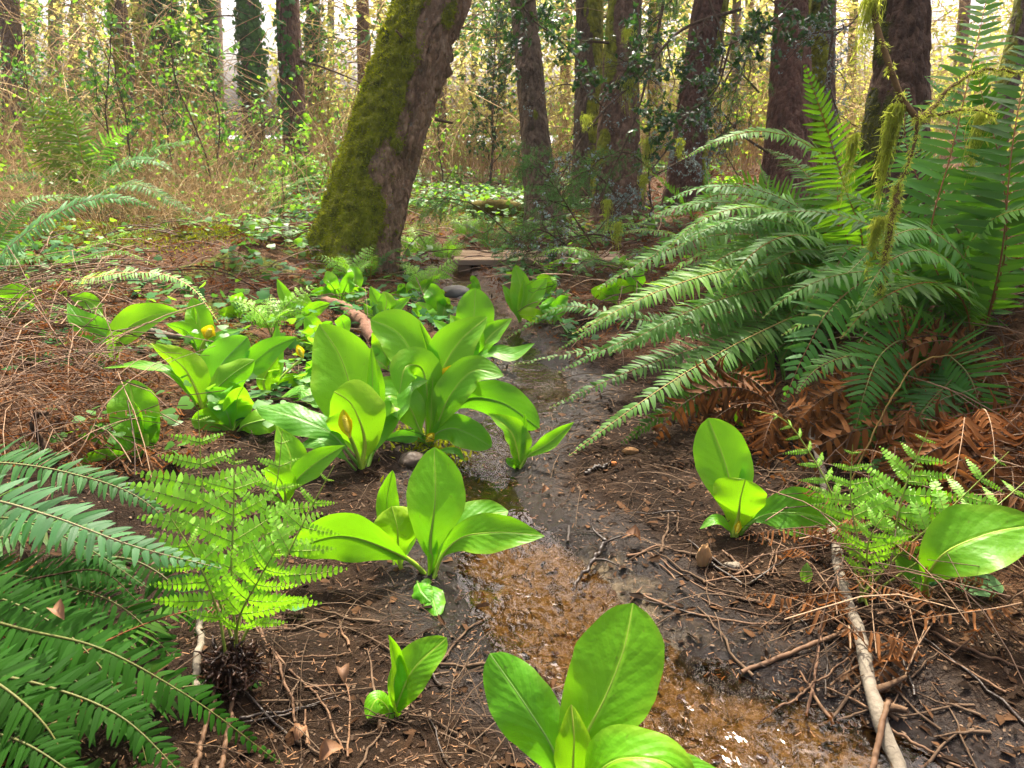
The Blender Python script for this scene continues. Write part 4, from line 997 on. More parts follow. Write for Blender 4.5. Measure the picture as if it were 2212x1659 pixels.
fern_thing(gp(800, 605)[0], 'small green fern rooted at the leaning trunk base', [], [(*R(a), .35, 70, 10, .05) for a in (30, 90, 150, 220, 300)])
# --- bright young lady ferns
def lady_thing(base, label, fr, d=None, auto=()):
    b, dd = gp(*base) if d is None else (at(*base, d), d)
    t = thing('lady_fern', label, 'fern', b)
    for k, F in enumerate(fr):
        P = np.concatenate([[b + RNG.normal(size=3) * [.012, .012, .004]], px_pts([(x, y, dd + o) for x, y, o in F['p']])])
        mb = MB()
        lady_frond(mb, P, F['w'] / FPX * dd, px_hint([(x, y, dd + o) for x, y, o in F['p']], F.get('h', 'c')), n=max(6, int(F.get('n', 15) * .56)), seed=k + int(b[0] * 100), stalk=F.get('s', .25), curl=0, ang=F.get('a', 20), rad=F.get('rad', .0034), droop=F.get('dr', .4))
        mb.build('frond', [M['lady'], M['ladystem']], t, b, color=F.get('col', (1, 1, 1)))
    for k, (az, L, e0, e1, w) in enumerate(auto):
        mb = MB(); lady_frond(mb, arch(b, math.radians(az), L, e0, e1), w, UP + .6 * unit(CAM - b), n=12, m=8, seed=k, stalk=.2)
        mb.build('frond', [M['lady'], M['ladystem']], t, b)
    return t
lf = lady_thing((505, 1440), 'bright young lady fern rising beside the corner fern on a black root crown', [
    dict(p=[(470, 1280, .0), (440, 1080, .03), (428, 885, .05)], w=150, n=13, s=.42, a=18), dict(p=[(500, 1250, -.02), (505, 1100, -.02), (506, 965, -.02)], w=150, n=10, s=.3, a=20),
    dict(p=[(545, 1340, .0), (600, 1240, .0), (660, 1120, .02), (722, 1005, .03)], w=120, n=13, s=.18, a=22), dict(p=[(520, 1330, .05), (560, 1180, .1), (600, 1030, .14), (610, 930, .16)], w=120, n=13, s=.3, a=22),
    dict(p=[(470, 1320, -.04), (420, 1200, -.06), (370, 1120, -.08)], w=110, n=11, s=.3), dict(p=[(515, 1340, -.05), (560, 1250, -.09), (600, 1180, -.12)], w=110, n=11, s=.25)])
lady_thing((1865, 1300), 'bright young lady fern clump standing around the white stick', [
    dict(p=[(1855, 1180, .0), (1838, 1080, .02), (1842, 960, .03)], w=88, n=11, s=.4, a=15), dict(p=[(1920, 1180, .0), (1960, 1040, .0), (2005, 930, .0)], w=112, n=12, s=.35, a=18),
    dict(p=[(1940, 1200, -.03), (2040, 1110, -.05), (2180, 975, -.05)], w=104, n=12, s=.3, a=20), dict(p=[(1900, 1180, .03), (1950, 1060, .05), (1985, 990, .06)], w=96, n=11, s=.35),
    dict(p=[(1845, 1230, .02), (1810, 1100, .06), (1750, 980, .10), (1690, 905, .12), (1625, 885, .12)], w=48, n=18, s=.3, a=30, h='u'), dict(p=[(1870, 1230, -.03), (1880, 1160, -.05), (1920, 1100, -.06)], w=80, n=10, s=.3),
    dict(p=[(1960, 1230, -.02), (2080, 1150, -.03), (2250, 1010, .03)], w=80, n=10, s=.3)])
for k, (x, y, lab) in enumerate([(925, 640, 'small lady fern with dark stems at the stream head'), (590, 735, 'low lady fern hidden behind the folded leaf'), (760, 620, 'little lady fern sprouting below the leaning trunk'), (965, 575, 'pale lady fern on the path before the boardwalk'),
                                 (1010, 520, 'sunlit lady fern in the clearing past the boardwalk'), (905, 560, 'lady fern growing close against the leaning trunk foot')]):
    lady_thing((x, y), lab, [], auto=[(a + 20 * k, .30 + .05 * (a % 3), 75, 10, .09) for a in (20, 90, 160, 230, 300)])
# ---------------------------------------------------------------- trees
def trunk_mesh(mb, P, r, sides, rings, seed, bark=.02, flare=.0, flare_h=.6, vs=2.6, mossdir=None, mossamt=0.0, lumps=.02, knots=()):
    Q = spline(np.c_[P, r], rings); P, r = Q[:, :3], Q[:, 3]
    T = tang(P); ref = np.array([0, 1.0, 0]); S = unit(np.cross(ref, T)); B = np.cross(T, S)
    L = np.r_[0, np.cumsum(np.linalg.norm(np.diff(P, axis=0), axis=1))]
    a = np.linspace(0, 2 * PI, sides, endpoint=False)
    rad = r[:, None] * np.ones(sides)[None]
    ca, sa = np.cos(a)[None], np.sin(a)[None]
    # root flare with buttresses
    if flare:
        rad = rad * (1 + flare * np.exp(-L / flare_h)[:, None] * (1 + .45 * np.sin(5 * a + seed)[None] + .3 * np.sin(3 * a + 2 * seed)[None]))
    R0 = r.mean()
    cx, cy_ = ca * R0, sa * R0
    cx, cy_ = np.broadcast_to(cx, rad.shape), np.broadcast_to(cy_, rad.shape)
    LL = np.broadcast_to(L[:, None], rad.shape)
    rad = rad * (1 + .10 * (fbm(cx * 5, cy_ * 5, LL * 1.1, seed) - .5))
    wx = (fbm(cx * 9, cy_ * 9, LL * 4, seed + 5) - .5) * .12
    n1 = fbm((cx + wx) * 11, (cy_ + wx) * 11, LL * vs, seed + 1, 3)
    n2 = fbm(cx * 30, cy_ * 30, LL * vs * 7, seed + 2, 2)
    crack = 1 - sstep(.0, .085, np.abs(n1 - .5))
    crack2 = 1 - sstep(.0, .09, np.abs(n2 - .5))
    disp = -bark * crack - .3 * bark * crack2 + bark * .8 * (n2 - .5)
    moss = np.zeros_like(rad)
    if mossdir is not None:
        nrm = ca[..., None] * S[:, None] + sa[..., None] * B[:, None]
        md = unit(np.asarray(mossdir, float))
        moss = sstep(.05, .75, nrm @ md * .9 + (fbm(cx * 7, cy_ * 7, LL * 2.4, seed + 8, 4) - .5) * 2.3 + mossamt)
        disp = disp * (1 - .75 * moss) + moss * lumps * (fbm(cx * 26, cy_ * 26, LL * 22, seed + 9) - .15)
    for (kl, ka, kr, kh) in knots:
        dd = np.hypot(LL - kl, (np.angle(np.exp(1j * (a[None] - ka)))) * R0)
        disp = disp + kh * np.exp(-(dd / kr) ** 2) * (.6 + .9 * n2)
    rad = rad + disp
    G = P[:, None] + rad[..., None] * (ca[..., None] * S[:, None] + sa[..., None] * B[:, None])
    UV = np.stack(np.broadcast_arrays(a[None] / (2 * PI), LL), -1)
    mb.grid(G, UV, .5, closed=True)
    return G, moss

SUNSIDE = np.array([-.8, -.25, .45])
def tree(label, pts, d, dtop=None, bark='bark_brown', name='conifer_tree', sides=72, rings=150, seed=1, flare=.3, flare_h=.5, barkd=.016, vs=2.6, mossdir=None, mossamt=0., total=11., crown=True, lumps=.02, knots=(), group=None, color=(1, 1, 1), stubs=6, attrs=True, crown_z=5.0, moss_tufts=0):
    """pts: (px, py, width_px) from the foot upward"""
    dtop = d if dtop is None else dtop
    k = len(pts)
    D = [d + (dtop - d) * i / max(1, k - 1) for i in range(k)]
    P = [at(x, y, D[i]) for i, (x, y, w_) in enumerate(pts)]
    r = [.95 * w_ / FPX * D[i] / 2 for i, (x, y, w_) in enumerate(pts)]
    # foot into the soil
    if P[0][2] > Hs(P[0][0], P[0][1]) - .1:
        dv = unit(P[0] - P[1]); g = Hs(P[0][0], P[0][1])
        ex = (P[0][2] - g + .12) / max(.2, -dv[2])
        P.insert(0, P[0] + dv * ex); r.insert(0, r[0] * (1 + .03 * ex))
    # on above the frame
    dv = unit(P[-1] - P[-2]); dv = unit(dv * [1, 1, 1.0])
    zt = P[-1][2]
    for q in (.35, .7, 1.0):
        h = (total - zt) * q
        P.append(at(*pts[-1][:2], D[-1]) + dv * h / max(.5, dv[2])); r.append(r[k] * (1 - .75 * q) if len(r) > k else r[-1] * .6)
    P, r = np.array(P), np.array(r)
    b = P[0].copy(); b[2] = Hs(b[0], b[1])
    t = thing(name, label, 'tree', b, group)
    # mesh only the lower part finely
    mb = MB()
    lowz = 5.5
    Q = spline(np.c_[P, r], 160)
    cut = int(np.argmax(Q[:, 2] > lowz)) or 159
    G, moss = trunk_mesh(mb, Q[:cut + 1:max(1, cut // 10), :3], Q[:cut + 1:max(1, cut // 10), 3], sides, rings, seed, barkd, flare, flare_h, vs, mossdir, mossamt, lumps, knots)
    top0 = len(Q[:cut + 1:max(1, cut // 10)])
    start = (top0 - 1) * max(1, cut // 10)
    tr = mb.build('trunk', M[bark], t, b, attrs={'moss': moss.ravel()}, color=color)
    mb = MB(); mb.tube(Q[start:, :3], np.maximum(.02, Q[start:, 3] * .98), 14)
    mb.build('upper_trunk', M[bark], t, b, attrs={'moss': np.zeros(mb.n)}, color=color)
    rr = np.random.default_rng(seed + 40)
    for i in range(stubs):
        z = rr.uniform(.9, 3.6); j = int(np.argmin(np.abs(Q[:, 2] - z)))
        az = rr.uniform(0, 2 * PI); L = rr.choice([.08, .12, .3, .6, 1.0]) * rr.uniform(.7, 1.2)
        D_ = unit(np.array([math.cos(az), math.sin(az), rr.uniform(-.25, .25)]))
        q = spline(np.array([Q[j, :3], Q[j, :3] + D_ * (Q[j, 3] + L * .5) + [0, 0, rr.normal() * .03], Q[j, :3] + D_ * (Q[j, 3] + L) + [0, 0, -.08 * L]]), 9)
        mb = MB(); mb.tube(q, np.linspace(.016, .006, 9) * (1 + L * .4), 6)
        mb.build('branch_stub', M['twig'], t, b)
    if moss_tufts:
        n3 = np.cross(np.gradient(G, axis=0).reshape(-1, 3), np.gradient(G, axis=1).reshape(-1, 3)); n3 = unit(n3)
        ctr = G.mean(1, keepdims=True); out = unit((G - ctr).reshape(-1, 3))
        n3 = np.where(np.sum(n3 * out, -1, keepdims=True) < 0, -n3, n3)
        wgt = (moss.ravel() ** 1.5 + .002) * (G.reshape(-1, 3)[:, 2] < 4.2)
        pk = rr.choice(len(wgt), moss_tufts, p=wgt / wgt.sum())
        D_ = unit(n3[pk] + rr.normal(size=(moss_tufts, 3)) * .55 + [0, 0, -.25])
        mb = MB(); mb.inst(BLADE, G.reshape(-1, 3)[pk] - n3[pk] * .004, D_, rr.normal(size=(moss_tufts, 3)), rr.uniform(.012, .034, moss_tufts), rr.uniform(.0025, .005, moss_tufts))
        kind(mb.build('moss_coat', M['mossblade'], t, b, color=(.55, .52, .6) if bark == 'bark_dark' else (1, 1, 1)), 'stuff')
    if crown:
        mb = MB(); n_ = 26
        top = Q[-1, :3]
        ta = Q[np.argmin(np.abs(Q[:, 2] - crown_z)), :3]
        u = rr.random(n_) ** .8
        az = rr.uniform(0, 2 * PI, n_)
        base = ta + (top - ta) * u[:, None]
        Lb = (1 - u * .75) * rr.uniform(1.0, 2.2, n_)
        D_ = np.stack([np.cos(az), np.sin(az), rr.uniform(-.25, .15, n_)], 1)
        k_ = np.linspace(0, 1, 6)
        Pb = base[:, None] + D_[:, None] * (Lb[:, None, None] * k_[None, :, None]) - np.array([0, 0, .35]) * (Lb[:, None] * k_[None] ** 2)[..., None]
        mb.tubes(Pb, .03 * (1.1 - k_)[None] * np.ones((n_, 1)), 4, 1)
        m_ = 11
        f = rr.uniform(.2, 1, (n_, m_)); ii = f * 5; i0 = np.clip(ii.astype(int), 0, 4); fr_ = (ii - i0)[..., None]
        O = np.take_along_axis(Pb, i0[..., None].repeat(3, -1), 1) * (1 - fr_) + np.take_along_axis(Pb, (i0 + 1)[..., None].repeat(3, -1), 1) * fr_
        O = O.reshape(-1, 3); Dd = unit(np.repeat(D_, m_, 0) + rr.normal(size=(len(O), 3)) * .8 + [0, 0, -.3])
        mb.inst(LEAF, O, Dd, UP, rr.uniform(.25, .55, len(O)), rr.uniform(.05, .11, len(O)))
        mb.build('crown', [M['needle'], M['twig']], t, b)
    return t, Q

T_lean, Q_lean = tree('thick leaning tree with bright moss on one flank and fissured bare bark on the other',
    [(768, 566, 176), (800, 430, 168), (845, 280, 160), (890, 140, 152), (938, 10, 150), (985, -120, 146)], 5.92, 5.75, bark='bark_lean', name='leaning_tree', sides=300, rings=420, seed=3, flare=.22, flare_h=.45,
    barkd=.042, vs=1.7, mossdir=(-1, -.35, .4), mossamt=.24, total=12, lumps=.075, knots=[(1.75, .2, .10, .045), (2.9, -.7, .10, .02)], stubs=0, moss_tufts=34000, crown_z=6)
for (p0, p1, w_) in [((940, 257, 5.6), (978, 266, 5.6), .014), ((868, 80, 5.5), (856, 66, 5.45), .010)]:
    mb = MB(); mb.tube(spline(np.array([at(*p0), at(*p1)]), 6), np.linspace(w_, w_ * .6, 6), 7, caps=True)
    mb.build('branch_stub', M['twig'], T_lean, np.array(T_lean.location), color=(1.5, 1.4, 1.3))
T2, Q2 = tree('reddish trunk with ivy climbing it, standing in the gap left of the leaning tree', [(648, 395, 58), (632, 200, 54), (622, 0, 50)], 11.1, bark='bark_red', seed=4, flare=.15, total=13, stubs=6)
tree('slim straight reddish trunk with bare side twigs seen just behind the leaning tree', [(790, 330, 34), (787, 160, 31), (783, 0, 29)], 18.5, bark='bark_red', seed=5, total=13, color=(1.25, 1.2, 1.3), mossdir=(0, -1, -.2), mossamt=-.75, stubs=9)
tree('grey-brown scaly trunk with two dark knots, standing behind the boardwalk', [(1178, 488, 80), (1160, 330, 66), (1143, 150, 62), (1130, 0, 58)], 7.75, bark='bark_brown', seed=6, total=12, color=(1.05, 1.05, 1.0), mossdir=(.9, -.5, 0), mossamt=-.75, knots=[(2.2, -1.9, .08, -.03), (1.7, -1.8, .08, .05)], barkd=.014, stubs=3)
tree('dark trunk with a yellow-mossy edge, first of the pair behind the dead branches', [(1272, 440, 74), (1272, 200, 66), (1273, 0, 64)], 9.6, bark='bark_brown', seed=7, total=13, mossdir=(1, -.5, 0), mossamt=-.05, color=(.8, .78, .75), stubs=6)
T6, Q6 = tree('broad scaly trunk, second of the pair behind the lichened dead branches', [(1335, 478, 108), (1335, 300, 92), (1342, 150, 82), (1350, 0, 76)], 8.2, bark='bark_brown', seed=8, total=13, color=(1.15, 1.0, .95), mossdir=(-1, -.3, 0), mossamt=-.5, stubs=4)
T7, Q7 = tree('dark red-brown trunk tilting away behind the holly sprays', [(1478, 440, 86), (1490, 300, 76), (1512, 150, 76), (1536, 0, 78)], 8.5, bark='bark_red', seed=9, total=13, color=(.72, .62, .6), mossdir=(1, 0, 0), mossamt=-.3, stubs=8)
tree('wide reddish trunk, larger stem of the twin pair beyond the bank ferns', [(1700, 380, 108), (1706, 200, 92), (1712, 0, 78)], 8.0, bark='bark_red', seed=10, total=12, color=(.95, .85, .8), mossdir=(1, -.6, 0), mossamt=-.55, stubs=3)
tree('narrower stem of the twin pair with a green moss stripe between them', [(1772, 380, 74), (1768, 200, 70), (1770, 0, 72)], 8.3, bark='bark_brown', seed=11, total=12, mossdir=(-1, -.7, 0), mossamt=.0, stubs=3)
T9, Q9 = tree('mossy dark trunk rising out of the bank among the tall fern fronds', [(1905, 560, 150), (1935, 300, 130), (1945, 150, 118), (1955, 0, 108)], 4.7, bark='bark_dark', seed=12, total=9, flare=.35, mossdir=(-1, -.15, .2), mossamt=-.45, lumps=.02, sides=140, rings=220, stubs=0, moss_tufts=1500, color=(.8, .72, .68), barkd=.02)
tree('thin tilted dark trunk at the frame edge behind the tall fern fronds', [(2120, 470, 56), (2150, 300, 50), (2185, 150, 46), (2215, 0, 42)], 7.5, bark='bark_brown', seed=13, total=10, mossdir=(-1, 0, 0), mossamt=-.2, stubs=2)
tree('leaning mossy trunk with yellow-green flank above the tan thicket', [(285, 330, 44), (275, 200, 42), (262, 80, 42), (250, 0, 42)], 14.5, bark='bark_brown', seed=14, total=12, mossdir=(-1, -.8, 0), mossamt=.2, color=(.9, .85, .75), stubs=5)
tree('grey trunk at the edge of the frame deep in leafy scrub', [(30, 330, 46), (28, 150, 44), (20, 0, 42)], 14, bark='bark_brown', seed=15, total=12, color=(1.2, 1.1, 1.1), stubs=6)
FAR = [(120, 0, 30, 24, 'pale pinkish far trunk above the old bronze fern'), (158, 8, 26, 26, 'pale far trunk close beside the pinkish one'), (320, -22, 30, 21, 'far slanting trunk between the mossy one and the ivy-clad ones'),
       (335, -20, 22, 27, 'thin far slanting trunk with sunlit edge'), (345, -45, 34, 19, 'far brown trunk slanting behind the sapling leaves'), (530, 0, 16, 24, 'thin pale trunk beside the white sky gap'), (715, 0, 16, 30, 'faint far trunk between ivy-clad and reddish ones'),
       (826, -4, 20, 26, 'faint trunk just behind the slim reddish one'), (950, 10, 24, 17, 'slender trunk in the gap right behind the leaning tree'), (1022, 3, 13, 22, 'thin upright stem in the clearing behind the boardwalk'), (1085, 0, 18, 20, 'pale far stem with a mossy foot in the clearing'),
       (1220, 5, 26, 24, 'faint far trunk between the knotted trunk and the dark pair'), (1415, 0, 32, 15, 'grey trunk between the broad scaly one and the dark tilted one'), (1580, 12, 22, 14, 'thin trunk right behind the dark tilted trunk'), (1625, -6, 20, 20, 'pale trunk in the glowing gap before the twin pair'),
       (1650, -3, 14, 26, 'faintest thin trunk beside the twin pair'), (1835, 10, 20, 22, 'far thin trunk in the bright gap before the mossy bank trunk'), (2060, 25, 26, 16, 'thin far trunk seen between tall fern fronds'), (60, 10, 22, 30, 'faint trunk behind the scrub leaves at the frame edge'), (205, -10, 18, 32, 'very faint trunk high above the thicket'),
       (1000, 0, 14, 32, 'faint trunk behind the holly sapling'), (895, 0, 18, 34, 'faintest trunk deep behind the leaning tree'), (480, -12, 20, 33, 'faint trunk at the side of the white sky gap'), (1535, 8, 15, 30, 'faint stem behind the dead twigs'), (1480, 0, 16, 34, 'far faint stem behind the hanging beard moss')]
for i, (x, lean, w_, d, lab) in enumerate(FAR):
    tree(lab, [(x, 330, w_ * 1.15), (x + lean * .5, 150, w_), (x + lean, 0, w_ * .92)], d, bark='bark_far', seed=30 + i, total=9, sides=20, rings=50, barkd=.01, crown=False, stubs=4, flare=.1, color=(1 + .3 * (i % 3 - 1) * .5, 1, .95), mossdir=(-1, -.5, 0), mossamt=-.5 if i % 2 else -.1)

# --- ivy on trunks
def ivy_on(label, Q, z0, z1, n, azc, azw, size, seed, fringe=0.0):
    rr = np.random.default_rng(seed)
    z = rr.uniform(z0, z1, n); az = azc + rr.normal(size=n) * azw
    band = vnoise(z * 2.2, az * 1.5, 0, seed) + .25 * rr.random(n)
    kp = band > .42; z, az = z[kp], az[kp]; n = len(z)
    c = np.stack([np.interp(z, Q[:, 2], Q[:, k]) for k in range(2)], 1); r = np.interp(z, Q[:, 2], Q[:, 3])
    o = np.stack([np.cos(az), np.sin(az), np.zeros(n)], 1)
    P = np.c_[c, z] + o * (r + .02 + np.abs(rr.normal(size=n)) * fringe)[:, None]
    b = np.array([Q[0, 0], Q[0, 1], Hs(Q[0, 0], Q[0, 1])]) + o.mean(0) * Q[0, 3]
    t = thing('ivy_vine', label, 'ivy', b)
    mb = MB()
    D = unit(np.c_[rr.normal(size=n) * .6, rr.normal(size=n) * .6, -np.ones(n)])
    mb.inst(IVY, P, D, unit(o + rr.normal(size=(n, 3)) * .35), rr.uniform(.6, 1.15, n) * size)
    mb.build('foliage', M['ivy'], t, b)
    for s in range(3):
        zz = np.linspace(max(z0 - .5, .1), z1, 24); aa = azc + (s - 1) * azw * .8 + .3 * np.sin(zz * 2 + s)
        q = np.stack([np.interp(zz, Q[:, 2], Q[:, 0]), np.interp(zz, Q[:, 2], Q[:, 1])], 1) + np.stack([np.cos(aa), np.sin(aa)], 1) * (np.interp(zz, Q[:, 2], Q[:, 3]) + .012)[:, None]
        mb = MB(); mb.tube(np.c_[q, zz], .012, 5); mb.build('stem', M['twig'], t, b)
ivy_on('dark green ivy climbing the reddish trunk beside the sky gap', Q2, 1.0, 4.0, 260, math.radians(-110), .45, .095, 1, .02)
for i, (x, lean, w_, d, lab, n) in enumerate([(392, -40, 58, 17, 'leaning trunk shaggy with ivy and conifer sprays above the thicket', 1500), (448, -10, 46, 20, 'trunk wrapped in ragged bright ivy left of the sky gap', 1500), (552, -14, 46, 17, 'ivy-clad trunk standing inside the white sky gap', 1300), (684, -8, 34, 20, 'ivy-covered dark trunk right of the reddish ivy trunk', 900)]):
    t_, q_ = tree(lab, [(x, 330, w_), (x + lean * .5, 150, w_ * .92), (x + lean, 0, w_ * .88)], d, bark='bark_brown', name='ivy_clad_tree', seed=60 + i, total=11, sides=24, rings=60, stubs=6, flare=.1)
    ivy_on(['ragged ivy over the leaning shaggy trunk', 'bright ragged ivy over the trunk left of the sky gap', 'ivy coat of the trunk inside the white sky gap', 'ivy coat on the dark trunk past the reddish one'][i], q_, 1.6, 5.0, n, math.radians(-90), 1.3, .13, 70 + i, .07)

# --- branches with twigs
def twigs_on(P, n, L, r0, ang, rr, droop=.1, k=7):
    """side twigs of a polyline P: returns (n,k,3) points and (n,k) radii"""
    s = rr.uniform(.12, 1, n); i = s * (len(P) - 1)
    q = np.stack([np.interp(i, np.arange(len(P)), P[:, c]) for c in range(3)], 1)
    T = tang(P); t = unit(np.stack([np.interp(i, np.arange(len(P)), T[:, c]) for c in range(3)], 1))
    o = rr.normal(size=(n, 3)); o = unit(o - t * np.sum(o * t, -1, keepdims=True))
    D = unit(t * math.cos(ang) + o * math.sin(ang))
    l = L * (1.15 - .7 * s) * rr.uniform(.4, 1.1, n)
    u = np.linspace(0, 1, k)
    W = np.cumsum(rr.normal(size=(n, k, 3)) * .07, 1); W[:, 0] = 0
    G = q[:, None] + l[:, None, None] * (u[None, :, None] * D[:, None] + W * u[None, :, None]) - np.array([0, 0, droop]) * (l[:, None] * u[None] ** 2)[..., None]
    return G, r0 * (1.05 - .8 * u)[None] * (.5 + .5 * l / l.max())[:, None]

def dead_branch(label, P, r, seed, n1=16, L1=.55, n2=5, L2=.22, lich=60, name='dead_branch', mat='twig', leaf=None, nleaf=0, leafL=.04, group=None, cat='branch', needles=0, droop=.1, lcol=(1, 1, 1)):
    rr = np.random.default_rng(seed)
    P = np.array([at(*p) for p in P]) if not isinstance(P, np.ndarray) else P
    Q = spline(P, 40); Q = Q + np.cumsum(rr.normal(size=Q.shape) * .0035, 0) * np.linspace(0, 1, 40)[:, None]
    b = Q[0].copy()
    t = thing(name, label, cat, b, group)
    mb = MB(); mb.tube(Q, r * np.linspace(1, .3, 40), 7)
    G1, R1 = twigs_on(Q, n1, L1, r * .42, .8, rr, droop)
    mb.tubes(G1, R1, 4)
    ends = [G1.reshape(-1, 3)]
    if n2:
        GG = [twigs_on(g, n2, L2, r * .2, .8, rr, droop) for g in G1]
        G2 = np.concatenate([g[0] for g in GG]); R2 = np.concatenate([g[1] for g in GG])
        mb.tubes(G2, np.maximum(R2, .0011), 3); ends.append(G2.reshape(-1, 3))
    mb.build('wood', M[mat], t, b)
    E = np.concatenate(ends + [Q])
    if lich:
        pk = rr.integers(0, len(E), lich)
        c = E[np.repeat(pk, 5)] + rr.normal(size=(lich * 5, 3)) * .008
        mb = MB(); mb.inst(BLADE, c, rand_dirs(len(c)), rand_dirs(len(c)), rr.uniform(.008, .022, len(c)), rr.uniform(.003, .008, len(c)))
        kind(mb.build('lichen', M['lichen'], t, b), 'stuff')
    if leaf is not None:
        E2 = np.concatenate(ends)
        pk = rr.integers(0, len(E2), nleaf); D = rand_dirs(nleaf, -.1)
        mb = MB(); mb.inst(leaf, E2[pk], D, unit(rr.normal(size=(nleaf, 3)) * .6 + UP * .7), rr.uniform(.7, 1.2, nleaf) * leafL, rr.uniform(.7, 1.1, nleaf) * leafL * (.8 if leaf is HOLLY else .3))
        mb.build('foliage', M['holly' if leaf is HOLLY else 'shrub'], t, b, color=lcol)
    if needles:
        E2 = ends[-1]; pk = rr.integers(0, len(E2), needles); D = rand_dirs(needles, -.2)
        mb = MB(); mb.inst(NEEDLE, E2[pk], D, rand_dirs(needles), rr.uniform(.014, .026, needles), .0016)
        mb.build('foliage', M['needle'], t, b, color=lcol)
    return t
# lichened dead limbs between the camera and the broad scaly trunks
for i, (P, lab, r, lich, kw) in enumerate([
    ([(1600, 20, 6.6), (1480, 60, 6.4), (1380, 170, 6.1), (1260, 300, 5.8), (1210, 400, 5.7)], 'long bare dead limb sweeping down past the broad scaly trunk', .016, 110, {}),
    ([(1560, 150, 6.6), (1460, 300, 6.2), (1340, 430, 5.9), (1190, 480, 5.7)], 'low dead branch crusted with pale blue lichen above the boardwalk', .011, 170, dict(n1=10, L1=.4)),
    ([(1600, 260, 6.4), (1500, 330, 6.0), (1390, 400, 5.8), (1300, 500, 5.7)], 'lichen-dotted dead branch ending above the low bluish fern', .010, 150, dict(n1=10, L1=.35)),
    ([(1440, -30, 6.8), (1400, 160, 6.5), (1340, 330, 6.2), (1300, 420, 6.1)], 'reddish bare limb hanging before the broad scaly trunk', .015, 40, {}),
    ([(1520, -40, 6.6), (1560, 120, 6.4), (1500, 260, 6.2), (1480, 380, 6.1)], 'grey dead limb drooping in front of the dark tilted trunk', .013, 140, {}),
    ([(1650, 60, 6.8), (1560, 200, 6.6), (1570, 330, 6.5), (1620, 420, 6.4)], 'fine dead limb hanging in the gap before the twin trunks', .010, 90, {}),
    ([(1660, 330, 7.6), (1600, 290, 7.5), (1550, 240, 7.4), (1500, 250, 7.3)], 'curved bare snag branch sticking out from the twin trunks', .014, 20, dict(n1=8)),
    ([(1640, 200, 7.8), (1570, 130, 7.6), (1500, 90, 7.5)], 'upper bare snag branch of the twin trunks', .012, 30, dict(n1=9)),
    ([(1320, 250, 8.0), (1250, 190, 7.6), (1180, 200, 7.3), (1130, 260, 7.2)], 'thin bare branch crossing before the grey-brown knotted trunk', .008, 30, dict(n1=10)),
    ([(1800, 60, 6.0), (1790, 180, 5.9), (1830, 300, 5.8)], 'lichened dead branch beside the mossy bank trunk', .010, 140, dict(n1=12)),
    ([(1880, -30, 6.2), (1830, 60, 6.0), (1740, 90, 5.9), (1690, 140, 5.9)], 'bare branch crossing over the twin trunks high up', .010, 90, dict(n1=12)),
    ([(1000, 60, 8.0), (1060, 20, 9.0), (1100, 30, 9.5)], 'bare twig branch right of the leaning tree top', .010, 20, dict(n1=8)),
    ([(680, 95, 13.5), (720, 80, 13.3), (770, 100, 13.2)], 'horizontal bare twig beside the reddish ivy trunk', .012, 0, dict(n1=8)),
    ([(1330, 520, 6.2), (1280, 505, 6.0), (1200, 520, 5.9), (1130, 545, 5.9)], 'springy low dead conifer bough hanging over the boardwalk', .009, 60, dict(n1=22, L1=.5, n2=7)),
    ([(1420, 560, 5.0), (1400, 590, 4.8), (1300, 600, 4.6), (1200, 610, 4.5)], 'bare arching twig in front of the boardwalk end', .005, 10, dict(n1=8, L1=.3)),
    ([(1390, 620, 4.4), (1330, 570, 4.5), (1270, 560, 4.6), (1230, 640, 4.6)], 'thin arching bramble cane before the boardwalk', .004, 0, dict(n1=6, L1=.2)),
]):
    dead_branch(lab, P, r, 100 + i, lich=lich, **kw)
for i, (P, lab, kw) in enumerate([
    ([(1110, -20, 6.0), (1150, 40, 5.9), (1215, 90, 5.8), (1290, 170, 5.8)], 'dark glossy holly spray hanging beside the grey-brown knotted trunk', dict(nleaf=420)),
    ([(1740, -30, 5.9), (1650, 60, 5.8), (1540, 110, 5.7), (1440, 130, 5.7)], 'long holly branch hanging across the dark tilted trunk', dict(nleaf=520)),
    ([(1580, 90, 5.8), (1540, 200, 5.7), (1470, 250, 5.6), (1400, 300, 5.6)], 'holly branch drooping before the hanging beard moss', dict(nleaf=460)),
    ([(1350, -40, 6.2), (1380, 60, 6.1), (1350, 140, 6.0), (1310, 210, 6.0)], 'holly spray between the two broad scaly trunks', dict(nleaf=320)),
    ([(1620, -40, 6.5), (1700, 20, 6.4), (1780, 40, 6.3)], 'holly spray across the top of the twin trunks', dict(nleaf=240))]):
    dead_branch(lab, P, .009, 140 + i, n1=16, L1=.42, n2=4, L2=.18, lich=10, name='holly_branch', leaf=HOLLY, leafL=.052, **kw)
